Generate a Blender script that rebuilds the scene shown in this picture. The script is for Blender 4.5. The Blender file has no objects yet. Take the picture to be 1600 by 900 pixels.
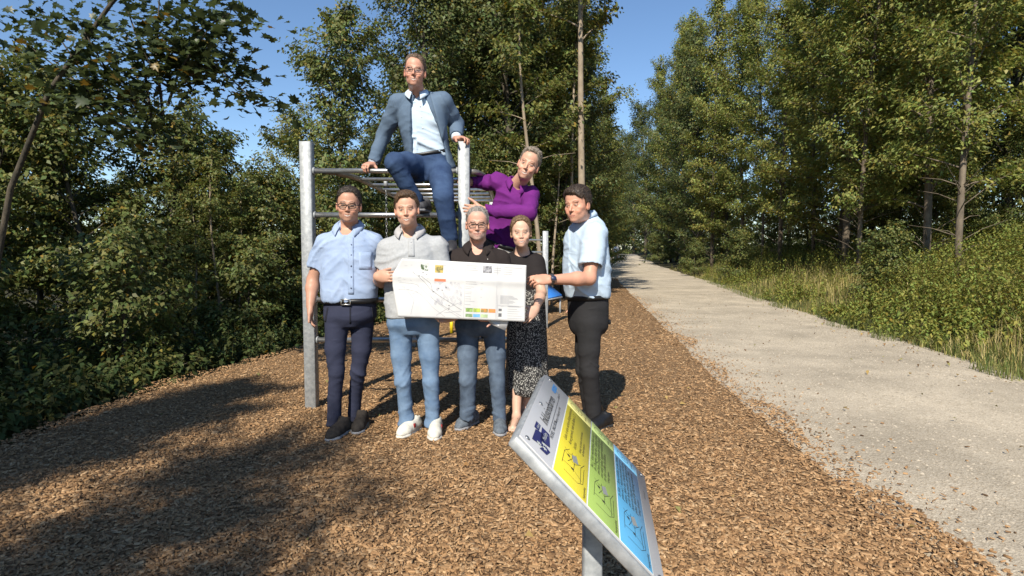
import bpy, math, random
import numpy as np
import openvdb
from mathutils import Vector, Matrix

# ------------------------------------------------------------------ camera, sky, sun, exposure
SC = bpy.context.scene
COL = SC.collection
CAMH, FPX, HOR = 1.33, 900.0, 395.0
PITCH = math.atan((450.0 - HOR) / FPX)
cam_d = bpy.data.cameras.new('camera')
cam = bpy.data.objects.new('camera', cam_d)
COL.objects.link(cam)
cam_d.sensor_width = 36.0
cam_d.lens = FPX / 1600.0 * 36.0
cam_d.clip_start = 0.05
cam_d.clip_end = 600.0
cam.location = (0, 0, CAMH)
cam.rotation_euler = (math.pi / 2 - PITCH, 0, 0)
SC.camera = cam

SUN_EL, SUN_AZ = math.radians(40.0), math.radians(196.0)   # azimuth from +Y towards +X
W = bpy.data.worlds.new('World')
SC.world = W
W.use_nodes = True
wn = W.node_tree
bg = wn.nodes['Background']
sky = wn.nodes.new('ShaderNodeTexSky')
sky.sky_type = 'NISHITA'
sky.sun_disc = False
sky.sun_elevation = SUN_EL
sky.sun_rotation = SUN_AZ
sky.air_density = 1.0
sky.dust_density = 0.0
sky.ozone_density = 3.0
sky.altitude = 600
hsv = wn.nodes.new('ShaderNodeHueSaturation')
hsv.inputs['Saturation'].default_value = 1.05
wn.links.new(sky.outputs[0], hsv.inputs['Color'])
wn.links.new(hsv.outputs[0], bg.inputs['Color'])
bg.inputs['Strength'].default_value = 0.112
sun_d = bpy.data.lights.new('sun', 'SUN')
sun_d.energy = 4.8
sun_d.angle = math.radians(0.53)
sun_d.color = (1.0, 0.93, 0.81)
sun = bpy.data.objects.new('sun', sun_d)
COL.objects.link(sun)
SUNV = Vector((math.sin(SUN_AZ) * math.cos(SUN_EL), math.cos(SUN_AZ) * math.cos(SUN_EL), math.sin(SUN_EL)))
sun.rotation_euler = SUNV.to_track_quat('Z', 'Y').to_euler()
sun.location = SUNV * 30
SC.view_settings.view_transform = 'Standard'
SC.view_settings.look = 'None'
SC.view_settings.exposure = 0.5
SC.view_settings.gamma = 1.0
SC.cycles.max_bounces = 5
SC.cycles.diffuse_bounces = 2
SC.cycles.transmission_bounces = 2
SC.cycles.transparent_max_bounces = 6
SC.cycles.caustics_reflective = False
SC.cycles.caustics_refractive = False

RNG = np.random.default_rng(7)


def P(px, py, y):
    """photo pixel (1600x900) at world distance y in front of the camera -> world point"""
    u, v = (px - 800.0) / FPX, (450.0 - py) / FPX
    d = np.array([u, math.cos(PITCH) + v * math.sin(PITCH), -math.sin(PITCH) + v * math.cos(PITCH)])
    return np.array([0, 0, CAMH]) + d * (y / d[1])


# ------------------------------------------------------------------ helpers
def tag(o, label=None, cat=None, group=None, kind=None):
    if label: o['label'] = label
    if cat: o['category'] = cat
    if group: o['group'] = group
    if kind: o['kind'] = kind
    return o


def empty(name, loc=(0, 0, 0), rz=0.0):
    o = bpy.data.objects.new(name, None)
    o.empty_display_size = 0.1
    o.location = loc
    o.rotation_euler = (0, 0, rz)
    COL.objects.link(o)
    return o


def mesh_np(name, V, F, mats=None, smooth=True, cols=None, mi=None):
    """V (n,3); F an (m,k) array or a list of such arrays"""
    if not isinstance(F, (list, tuple)): F = [F]
    F = [np.asarray(f, dtype=np.int32) for f in F if len(f)]
    V = np.asarray(V, dtype=np.float32)
    me = bpy.data.meshes.new(name)
    me.vertices.add(len(V))
    me.vertices.foreach_set('co', V.ravel())
    tot = np.concatenate([np.full(len(f), f.shape[1], np.int32) for f in F])
    idx = np.concatenate([f.ravel() for f in F])
    me.loops.add(len(idx))
    me.loops.foreach_set('vertex_index', idx)
    me.polygons.add(len(tot))
    st = np.concatenate([[0], np.cumsum(tot)[:-1]]).astype(np.int32)
    me.polygons.foreach_set('loop_start', st)
    me.polygons.foreach_set('loop_total', tot)
    if smooth: me.polygons.foreach_set('use_smooth', np.ones(len(tot), bool))
    if mi is not None: me.polygons.foreach_set('material_index', np.asarray(mi, np.int32))
    for m in (mats if isinstance(mats, (list, tuple)) else [mats]):
        if m is not None: me.materials.append(m)
    if cols is not None:
        a = me.color_attributes.new('Col', 'FLOAT_COLOR', 'POINT')
        c = np.ones((len(V), 4), np.float32)
        c[:, :3] = cols
        a.data.foreach_set('color', c.ravel())
    me.update(calc_edges=True)
    me.validate()
    return me


def obj(name, me, parent=None, local=False):
    o = bpy.data.objects.new(name, me)
    COL.objects.link(o)
    if parent is not None:
        o.parent = parent
        if not local and parent.type == 'EMPTY':
            o.matrix_parent_inverse = (Matrix.Translation(parent.location) @ parent.rotation_euler.to_matrix().to_4x4()).inverted()
    return o


class MB:
    """collects simple solids into one mesh"""
    def __init__(s): s.v, s.f3, s.f4, s.n = [], [], [], 0
    def add(s, V, F):
        V = np.asarray(V, float).reshape(-1, 3)
        for f in F:
            (s.f4 if len(f) == 4 else s.f3).append([i + s.n for i in f])
        s.v.append(V); s.n += len(V)
        return s
    def box(s, c, h, R=None):
        c, h = np.asarray(c, float), np.asarray(h, float)
        q = np.array([[x, y, z] for x in (-1, 1) for y in (-1, 1) for z in (-1, 1)]) * h
        if R is not None: q = q @ np.asarray(R).T
        return s.add(q + c, [(0, 1, 3, 2), (4, 6, 7, 5), (0, 4, 5, 1), (2, 3, 7, 6), (0, 2, 6, 4), (1, 5, 7, 3)])
    def bbox(s, c, h, b=0.004, R=None):
        """box with chamfered vertical-edge look: 24-vertex bevelled box"""
        c, h = np.asarray(c, float), np.asarray(h, float)
        b = min(b, 0.45 * h.min())
        V, idx = [], {}
        for i, sg in enumerate([(x, y, z) for x in (-1, 1) for y in (-1, 1) for z in (-1, 1)]):
            for a in range(3):
                p = np.array(sg, float) * (h - b)
                p[a] = sg[a] * h[a]
                idx[(sg, a)] = len(V); V.append(p)
        F = []
        for a in range(3):
            o1, o2 = [k for k in range(3) if k != a]
            for sg in (-1, 1):
                q = []
                for t1, t2 in ((-1, -1), (1, -1), (1, 1), (-1, 1)):
                    k = [0, 0, 0]; k[a] = sg; k[o1] = t1; k[o2] = t2
                    q.append(idx[(tuple(k), a)])
                n = np.cross(V[q[1]] - V[q[0]], V[q[2]] - V[q[0]])
                if n[a] * sg < 0: q = q[::-1]
                F.append(q)
        for a in range(3):
            o1, o2 = [k for k in range(3) if k != a]
            for s1 in (-1, 1):
                for s2 in (-1, 1):
                    k0 = [0, 0, 0]; k0[o1] = s1; k0[o2] = s2
                    k1 = list(k0); k0[a] = -1; k1[a] = 1
                    q = [idx[(tuple(k0), o1)], idx[(tuple(k1), o1)], idx[(tuple(k1), o2)], idx[(tuple(k0), o2)]]
                    n = np.cross(V[q[1]] - V[q[0]], V[q[2]] - V[q[0]])
                    if n[o1] * s1 + n[o2] * s2 < 0: q = q[::-1]
                    F.append(q)
        for sg in [(x, y, z) for x in (-1, 1) for y in (-1, 1) for z in (-1, 1)]:
            q = [idx[(sg, a)] for a in range(3)]
            n = np.cross(V[q[1]] - V[q[0]], V[q[2]] - V[q[0]])
            if n @ np.array(sg) < 0: q = q[::-1]
            F.append(q)
        V = np.array(V)
        if R is not None: V = V @ np.asarray(R).T
        return s.add(V + c, F)
    def tube(s, pts, rad, n=8, cap=True, closed=False):
        pts = np.asarray(pts, float)
        m = len(pts)
        rad = np.broadcast_to(np.asarray(rad, float), (m,))
        T = np.gradient(pts, axis=0) if not closed else np.roll(pts, -1, 0) - np.roll(pts, 1, 0)
        T /= np.linalg.norm(T, axis=1)[:, None] + 1e-12
        up = np.array([0, 0, 1.0]) if abs(T[0][2]) < 0.9 else np.array([1.0, 0, 0])
        V = []
        a = np.arange(n) * 2 * math.pi / n
        for i in range(m):
            u = np.cross(up, T[i]); u /= np.linalg.norm(u) + 1e-12
            w = np.cross(T[i], u); up = w
            V.append(pts[i] + rad[i] * (np.cos(a)[:, None] * u + np.sin(a)[:, None] * w))
        F = []
        for i in range(m if closed else m - 1):
            i2 = (i + 1) % m
            for j in range(n):
                k = (j + 1) % n
                F.append((i * n + j, i * n + k, i2 * n + k, i2 * n + j))
        V = np.concatenate(V)
        if cap and not closed:
            V = np.concatenate([V, pts[:1], pts[-1:]])
            for j in range(n):
                k = (j + 1) % n
                F.append((m * n, k, j)); F.append((m * n + 1, (m - 1) * n + j, (m - 1) * n + k))
        return s.add(V, F)
    def build(s, name, mat, parent=None, local=False, smooth=False):
        F = [np.array(f) for f in (s.f3, s.f4) if f]
        return obj(name, mesh_np(name, np.concatenate(s.v), F, mat, smooth), parent, local)


# ------------------------------------------------------------------ materials
def srgb(r, g, b):
    f = lambda c: (c / 255 / 12.92) if c <= 10 else ((c / 255 + 0.055) / 1.055) ** 2.4
    return (f(r), f(g), f(b))


def mat(name, c=(0.5, 0.5, 0.5), rough=0.6, metal=0.0, spec=0.4, c2=None, nscale=8.0, ndetail=4.0, bump=0.0, bscale=60.0,
        attr=False, stretch=None, transl=0.0, sheen=0.0, contrast=(0.35, 0.65), coat=0.0, bdist=0.01):
    m = bpy.data.materials.new(name)
    m.use_nodes = True
    nt = m.node_tree
    N, L = nt.nodes, nt.links
    b = N['Principled BSDF']
    b.inputs['Base Color'].default_value = (*c, 1)
    b.inputs['Roughness'].default_value = rough
    b.inputs['Metallic'].default_value = metal
    b.inputs['Specular IOR Level'].default_value = spec
    if sheen: b.inputs['Sheen Weight'].default_value = sheen
    if coat: b.inputs['Coat Weight'].default_value = coat
    tc = N.new('ShaderNodeTexCoord')
    vec = tc.outputs['Object']
    if stretch:
        mp = N.new('ShaderNodeMapping')
        mp.inputs['Scale'].default_value = stretch
        L.new(vec, mp.inputs[0]); vec = mp.outputs[0]
    colout = None
    if attr:
        a = N.new('ShaderNodeVertexColor'); a.layer_name = 'Col'
        colout = a.outputs[0]
    if c2 is not None:
        nz = N.new('ShaderNodeTexNoise')
        nz.inputs['Scale'].default_value = nscale
        nz.inputs['Detail'].default_value = ndetail
        nz.inputs['Roughness'].default_value = 0.62
        L.new(vec, nz.inputs['Vector'])
        mr = N.new('ShaderNodeMapRange')
        mr.inputs[1].default_value, mr.inputs[2].default_value = contrast
        L.new(nz.outputs[0], mr.inputs[0])
        mx = N.new('ShaderNodeMix'); mx.data_type = 'RGBA'
        L.new(mr.outputs[0], mx.inputs[0])
        if attr:
            mx.blend_type = 'MULTIPLY'
            L.new(colout, mx.inputs[6]); mx.inputs[7].default_value = (*c2, 1)
        else:
            mx.inputs[6].default_value = (*c, 1); mx.inputs[7].default_value = (*c2, 1)
        colout = mx.outputs[2]
    if colout is not None: L.new(colout, b.inputs['Base Color'])
    if bump:
        nb = N.new('ShaderNodeTexNoise')
        nb.inputs['Scale'].default_value = bscale
        nb.inputs['Detail'].default_value = 5
        L.new(vec, nb.inputs['Vector'])
        bp = N.new('ShaderNodeBump')
        bp.inputs['Strength'].default_value = bump
        bp.inputs['Distance'].default_value = bdist
        L.new(nb.outputs[0], bp.inputs['Height'])
        L.new(bp.outputs[0], b.inputs['Normal'])
    if transl:
        out = N['Material Output']
        t = N.new('ShaderNodeBsdfTranslucent')
        if colout is not None:
            hs = N.new('ShaderNodeHueSaturation')
            hs.inputs['Value'].default_value = 1.5
            hs.inputs['Saturation'].default_value = 1.1
            hs.inputs['Hue'].default_value = 0.485
            L.new(colout, hs.inputs['Color']); L.new(hs.outputs[0], t.inputs[0])
        else: t.inputs[0].default_value = (*c, 1)
        ms = N.new('ShaderNodeMixShader')
        ms.inputs[0].default_value = transl
        L.new(b.outputs[0], ms.inputs[1]); L.new(t.outputs[0], ms.inputs[2])
        L.new(ms.outputs[0], out.inputs[0])
    return m


# ------------------------------------------------------------------ value noise (numpy)
_TAB = np.random.default_rng(3).random((32, 32, 32)).astype(np.float32)
def vnoise(Q):
    Q = np.asarray(Q, np.float32)
    i = np.floor(Q).astype(np.int32)
    f = Q - i
    f = f * f * (3 - 2 * f)
    r = 0
    for dx in (0, 1):
        wx = f[:, 0] if dx else 1 - f[:, 0]
        for dy in (0, 1):
            wy = f[:, 1] if dy else 1 - f[:, 1]
            for dz in (0, 1):
                wz = f[:, 2] if dz else 1 - f[:, 2]
                r = r + wx * wy * wz * _TAB[(i[:, 0] + dx) & 31, (i[:, 1] + dy) & 31, (i[:, 2] + dz) & 31]
    return r
def fbm(Q, o=3):
    r, a, t = 0, 1.0, 0.0
    Q = np.asarray(Q, np.float32)
    for k in range(o):
        r = r + a * vnoise(Q * (2 ** k) + 7.3 * k); t += a; a *= 0.5
    return r / t
def sstep(a, b, x):
    t = np.clip((x - a) / (b - a), 0, 1)
    return t * t * (3 - 2 * t)


# ------------------------------------------------------------------ ground shape
EDGE_R = np.array([(-30, 0.2), (-5, 3.9), (0, 4.6), (8.25, 5.6), (15, 6.7), (26, 8.9), (40, 11.2), (70, 15.6), (140, 27.5), (300, 55)])
EDGE_G = np.array([(-30, -3.5), (-5, 0.9), (0, 1.85), (3, 2.02), (5.8, 2.3), (11.4, 3.05), (26, 5.0), (40, 7.3), (70, 12.6), (140, 24.5), (300, 52)])
EDGE_L = np.array([(-30, -4.5), (0, -3.7), (5.2, -3.45), (8.2, -2.95), (10.6, -2.5), (16, -0.6), (26, 2.4), (34, 5.6), (40, 7.2), (70, 12.4), (300, 51)])
def er(y): return np.interp(y, EDGE_R[:, 0], EDGE_R[:, 1])
def eg(y): return np.interp(y, EDGE_G[:, 0], EDGE_G[:, 1])
def el(y): return np.interp(y, EDGE_L[:, 0], EDGE_L[:, 1])
def gz(x, y):
    x, y = np.asarray(x, float), np.asarray(y, float)
    tr = np.maximum(x - er(y), 0)
    tl = np.maximum(el(y) - x, 0)
    z = 0.95 * sstep(0, 5.5, tr) - 0.55 * sstep(0, 2.5, tl) * sstep(45, 15, y)
    z = z + 0.02 * (np.sin(x * 1.7 + 1) * np.sin(y * 1.3) ) * sstep(2, 6, np.abs(y - 3) + np.abs(x))
    z = z + 1.1 * sstep(35, 90, y)
    return z
# ------------------------------------------------------------------ signed distance modelling for bodies, hair and clothes
def V3(*a): return np.array(a, float)
def nrm(v): v = np.asarray(v, float); return v / (np.linalg.norm(v) + 1e-12)
def lerp(a, b, t): return np.asarray(a, float) * (1 - t) + np.asarray(b, float) * t


def RC(a, b, ra, rb, fl=None):
    """tapered capsule; fl=(axis, factor) flattens its section along axis"""
    a, b = np.asarray(a, float), np.asarray(b, float)
    ba = b - a; l2 = ba @ ba + 1e-12
    m = max(ra, rb)
    def f(X, Y, Z):
        px, py, pz = X - a[0], Y - a[1], Z - a[2]
        t = np.clip((px * ba[0] + py * ba[1] + pz * ba[2]) / l2, 0, 1)
        qx, qy, qz = px - t * ba[0], py - t * ba[1], pz - t * ba[2]
        q = qx * qx + qy * qy + qz * qz
        if fl is not None:
            n = nrm(fl[0]); c = qx * n[0] + qy * n[1] + qz * n[2]
            q = q + (1 / fl[1] ** 2 - 1) * c * c
            return (np.sqrt(np.maximum(q, 0)) - (ra + (rb - ra) * t)) * min(1, fl[1] ** 0.5)
        return np.sqrt(q) - (ra + (rb - ra) * t)
    mm = m * (max(1, fl[1]) if fl is not None else 1)
    return (np.minimum(a, b) - mm, np.maximum(a, b) + mm, f)


def ELL(c, r, A=None):
    """ellipsoid; A = rows are local axes"""
    c, r = np.asarray(c, float), np.asarray(r, float)
    def f(X, Y, Z):
        px, py, pz = X - c[0], Y - c[1], Z - c[2]
        if A is not None:
            px, py, pz = (A[0][0] * px + A[0][1] * py + A[0][2] * pz, A[1][0] * px + A[1][1] * py + A[1][2] * pz,
                          A[2][0] * px + A[2][1] * py + A[2][2] * pz)
        k0 = np.sqrt((px / r[0]) ** 2 + (py / r[1]) ** 2 + (pz / r[2]) ** 2)
        k1 = np.sqrt((px / r[0] ** 2) ** 2 + (py / r[1] ** 2) ** 2 + (pz / r[2] ** 2) ** 2) + 1e-9
        return k0 * (k0 - 1) / k1
    e = r if A is None else np.full(3, r.max())
    return (c - e, c + e, f)


def LOFT(a, up, side, st, pw=2.4):
    """straight lofted trunk. st rows: (t, half_side, half_front, off_side, off_front); t in metres along up from a"""
    a, up, side = np.asarray(a, float), nrm(up), np.asarray(side, float)
    side = nrm(side - up * (side @ up)); fr = np.cross(up, side)
    if fr[1] > 0 and abs(fr[1]) > 0.15: fr = -fr
    st = np.asarray(st, float)
    tt = np.linspace(st[0, 0], st[-1, 0], 90)
    cur = [np.interp(tt, st[:, 0], st[:, k]) for k in range(1, 5)]
    ker = np.exp(-0.5 * (np.arange(-9, 10) / 4.0) ** 2); ker /= ker.sum()
    cur = [np.convolve(np.pad(c, 9, mode='edge'), ker, 'valid') for c in cur]
    def f(X, Y, Z):
        px, py, pz = X - a[0], Y - a[1], Z - a[2]
        t = px * up[0] + py * up[1] + pz * up[2]
        s = px * side[0] + py * side[1] + pz * side[2]
        w = px * fr[0] + py * fr[1] + pz * fr[2]
        t = t + 0 * s
        ri = [np.interp(t.ravel(), tt, c).reshape(t.shape) for c in cur]
        n = (np.abs((s - ri[2]) / ri[0]) ** pw + np.abs((w - ri[3]) / ri[1]) ** pw) ** (1 / pw)
        d = (n - 1) * np.minimum(ri[0], ri[1])
        return np.maximum(d, np.maximum(tt[0] - t, t - tt[-1]))
    R = max(st[:, 1].max() + np.abs(st[:, 3]).max(), st[:, 2].max() + np.abs(st[:, 4]).max())
    p0, p1 = a + up * tt[0], a + up * tt[-1]
    return (np.minimum(p0, p1) - R, np.maximum(p0, p1) + R, f)


def CUTP(prim, p, n, inner=None):
    """primitive limited to the side of the plane opposite n, optionally hollowed"""
    p, n = np.asarray(p, float), nrm(n)
    def f(X, Y, Z):
        d = np.maximum(prim[2](X, Y, Z), (X - p[0]) * n[0] + (Y - p[1]) * n[1] + (Z - p[2]) * n[2])
        return d if inner is None else np.maximum(d, -inner[2](X, Y, Z))
    return (prim[0], prim[1], f)


class HF:
    """head frame: x = viewer's right, y = forward (out of the face), z = up"""
    def __init__(s, c, yaw=0, pitch=0, roll=0, sc=1.0):
        ex, ey, ez = Vector((1, 0, 0)), Vector((0, -1, 0)), Vector((0, 0, 1))
        M = Matrix.Rotation(yaw, 3, 'Z') @ Matrix.Rotation(roll, 3, 'Y') @ Matrix.Rotation(pitch, 3, 'X')
        s.A = np.array([M @ ex, M @ ey, M @ ez]); s.c = np.asarray(c, float); s.sc = sc
    def w(s, x, y, z): return s.c + s.sc * (x * s.A[0] + y * s.A[1] + z * s.A[2])
    def loc(s, V): return ((np.asarray(V) - s.c) @ s.A.T) / s.sc
    def ell(s, c, r): return ELL(s.w(*c), np.asarray(r, float) * s.sc, s.A)
    def rc(s, a, b, ra, rb): return RC(s.w(*a), s.w(*b), ra * s.sc, rb * s.sc)


def fine_axis(lo, hi, step, fine):
    out, p = [], lo
    while p < hi:
        out.append(p)
        st = step
        for a, b, s in fine:
            if a <= p <= b: st = min(st, s)
        p += st
    return np.array(out)


class Field:
    """ops: list of (sign, prim, k): +1 smooth union, -1 smooth subtraction, 0 hard cut by function limited to a box"""
    def __init__(s): s.ops = []
    def add(s, prim, k=0.02): s.ops.append((1, prim, k)); return s
    def sub(s, prim, k=0.006): s.ops.append((-1, prim, k)); return s
    def chain(s, pts, rads, k=0.015, fl=None, end=False):
        for i in range(len(pts) - 1):
            a, b = np.asarray(pts[i], float), np.asarray(pts[i + 1], float)
            if end and i == len(pts) - 2:
                d = nrm(b - a)
                s.add(CUTP(RC(a, b + d * .02, rads[i], rads[i + 1], fl), b, d, RC(b - d * .012, b + d * .1, rads[i + 1] - .012, rads[i + 1] - .008)), .012)
            else: s.add(RC(a, b, rads[i], rads[i + 1], fl), k if i == 0 else 0.02)
        return s
    def cut(s, p, n, R=0.2, k=0.004):
        """remove the half space on the side of n, within R of p"""
        p, n = np.asarray(p, float), nrm(n)
        def f(X, Y, Z):
            h = -((X - p[0]) * n[0] + (Y - p[1]) * n[1] + (Z - p[2]) * n[2])
            d = np.sqrt((X - p[0]) ** 2 + (Y - p[1]) ** 2 + (Z - p[2]) ** 2) - R
            return np.maximum(h, d)
        s.ops.append((-1, (p - R, p + R, f), k)); return s
    def mesh(s, step=0.006, fine=((), (), ()), lo=None, hi=None):
        pos = [o[1] for o in s.ops if o[0] > 0]
        l = np.min([p[0] for p in pos], 0) - 0.02 if lo is None else np.asarray(lo)
        h = np.max([p[1] for p in pos], 0) + 0.02 if hi is None else np.asarray(hi)
        ax = [fine_axis(l[i], h[i], step, fine[i]) for i in range(3)]
        A = np.full([len(a) for a in ax], 0.07, np.float32)
        for sg, (pl, ph, f), k in s.ops:
            mg = max(0.05, k + 0.02)
            sl = [slice(max(0, np.searchsorted(ax[i], pl[i] - mg) - 1), np.searchsorted(ax[i], ph[i] + mg) + 1) for i in range(3)]
            if any(q.stop - q.start < 1 or q.start >= len(ax[i]) for i, q in enumerate(sl)): continue
            X, Y, Z = np.meshgrid(ax[0][sl[0]], ax[1][sl[1]], ax[2][sl[2]], indexing='ij', sparse=True)
            d = f(X, Y, Z).astype(np.float32)
            w = A[tuple(sl)]
            if sg > 0:
                hh = np.maximum(k - np.abs(w - d), 0) / k
                A[tuple(sl)] = np.minimum(w, d) - hh * hh * k * 0.25
            else:
                d = -d
                hh = np.maximum(k - np.abs(w - d), 0) / k
                A[tuple(sl)] = np.maximum(w, d) + hh * hh * k * 0.25
        A = np.clip(A, -0.07, 0.07)
        A[0], A[-1], A[:, 0], A[:, -1], A[:, :, 0], A[:, :, -1] = (0.07,) * 6
        g = openvdb.FloatGrid(0.07)
        g.copyFromArray(A)
        pts, quads = g.convertToQuads(isovalue=0.0)
        Vv = np.stack([np.interp(pts[:, i], np.arange(len(ax[i])), ax[i]) for i in range(3)], 1)
        Q = np.asarray(quads, np.int32)[:, ::-1]
        n = vnormals(Vv, Q)
        c = Vv.mean(0)
        if np.sum(n * (Vv - c)) < 0: Q = Q[:, ::-1]
        return Vv, Q


def vnormals(V, Q):
    n = np.cross(V[Q[:, 2]] - V[Q[:, 0]], V[Q[:, 3]] - V[Q[:, 1]])
    N = np.zeros_like(V)
    for k in range(4): np.add.at(N, Q[:, k], n)
    return N / (np.linalg.norm(N, axis=1)[:, None] + 1e-12)


def vsmooth(V, Q, it=1, lam=0.5):
    n = len(V)
    for _ in range(it):
        S = np.zeros_like(V); C = np.zeros(n)
        for k in range(4):
            a, b = Q[:, k], Q[:, (k + 1) % 4]
            np.add.at(S, a, V[b]); np.add.at(S, b, V[a])
            np.add.at(C, a, 1); np.add.at(C, b, 1)
        V = V * (1 - lam) + lam * S / np.maximum(C, 1)[:, None]
    return V


def wrinkle(V, Q, amp=0.006, fq=(9, 9, 16), seed=0, mask=None, dirs=None):
    """crease-like displacement along the normals"""
    N = vnormals(V, Q)
    U = V if dirs is None else V @ np.asarray(dirs).T
    q = U * np.asarray(fq) + seed * 13.7
    w = fbm(U * 4 + seed, 2)[:, None] * 2.2
    a = vnoise(q + w)
    b = vnoise(q * 2.1 + 5 + w)
    d = (1 - np.abs(2 * a - 1)) ** 3 - 0.3 + 0.5 * ((1 - np.abs(2 * b - 1)) ** 3 - 0.3)
    if mask is not None: d = d * mask(V)
    return V + N * (amp * d)[:, None]


def folds(V, Q, amp, cx, ang=.7, across=15.0, along=3.2, seed=0, mask=None):
    """long narrow creases running down and inwards on both sides of the centre line cx"""
    N = vnormals(V, Q)
    ax = np.abs(V[:, 0] - cx)
    w = (fbm(V * 3.1 + seed, 2) - .5) * .22
    u = ax * math.sin(ang) + V[:, 2] * math.cos(ang) + w
    v = ax * math.cos(ang) - V[:, 2] * math.sin(ang)
    q = np.stack([u * across, v * along, V[:, 1] * 2.5 + (V[:, 0] > cx) * 9.0], 1) + seed * 7.7
    a = 1 - np.abs(2 * vnoise(q) - 1)
    b = 1 - np.abs(2 * vnoise(q * 1.9 + 3) - 1)
    d = a ** 4 - .2 + .45 * (b ** 4 - .2)
    g = sstep(.35, .65, fbm(V * 5 + seed + 4, 2))
    d = d * (.25 + 1.1 * g)
    if mask is not None: d = d * mask(V)
    return V + N * (amp * d)[:, None]


# ------------------------------------------------------------------ anatomy
def head_ops(F, H, smile=0.5, nose=1.0, wide=1.0, jaw=1.0):
    e = lambda c, r, k=0.02: F.add(H.ell(c, r), k)
    e((0, -.022, .034), (.076 * wide, .096, .088), .02)
    e((0, .028, .052), (.058 * wide, .05, .05), .03)
    e((0, .022, -.03), (.063 * wide, .066, .085), .03)
    e((0, .032, -.076), (.049 * wide * jaw, .048, .04), .03)
    e((0, .07, -.1), (.022 * jaw, .02, .017), .02)
    for s in (-1, 1):
        e((s * .046 * wide, .05, -.022), (.02, .024, .018), .02)
        e((s * (.036 + .003 * smile), .067, -.046 + .005 * smile), (.018, .017 + .003 * smile, .015), .016)
        e((s * .027, .079, .021), (.024, .011, .008), .012)
    F.add(H.rc((0, .081, .010), (0, .100 * nose, -.032), .0068, .0098), .012)
    for s in (-1, 1): e((s * .0105, .091, -.037), (.0075, .0105, .007), .006)
    for s in (-1, 1):
        F.sub(H.ell((s * .031, .096, -.001), (.0165, .014, .0095)), .008)
        e((s * .031, .074, -.001), (.0135, .0125, .0105), .004)
        F.add(H.rc((s * .018, .0835, .0065), (s * .043, .0775, .0050), .0028, .0018), .004)
        F.sub(H.rc((s * .0185, .1, -.047), (s * .034, .09, -.068), .0025, .002), .009)
    w = .0235 + .006 * smile
    e((0, .074, -.068), (.03, .018, .022), .015)
    for s in (-1, 1):
        up = .005 * smile
        F.add(H.rc((0, .0895, -.0645), (s * w, .0765, -.0655 + up), .0042, .0026), .004)
        F.add(H.rc((0, .0885, -.0785 - .003 * smile), (s * w * .92, .0765, -.0705 + up), .0052, .0028), .004)
        if smile > .3: F.sub(H.rc((0, .0955, -.0712 - .001 * smile), (s * w * .9, .0825, -.0672 + up), .0032, .0014), .002)
    for s in (-1, 1):
        e((s * .0785 * wide, -.006, -.012), (.0085, .019, .031), .008)
        e((s * .074 * wide, .002, -.03), (.008, .011, .014), .008)
        F.sub(H.ell((s * .0885 * wide, -.002, -.008), (.006, .01, .019)), .006)


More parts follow.
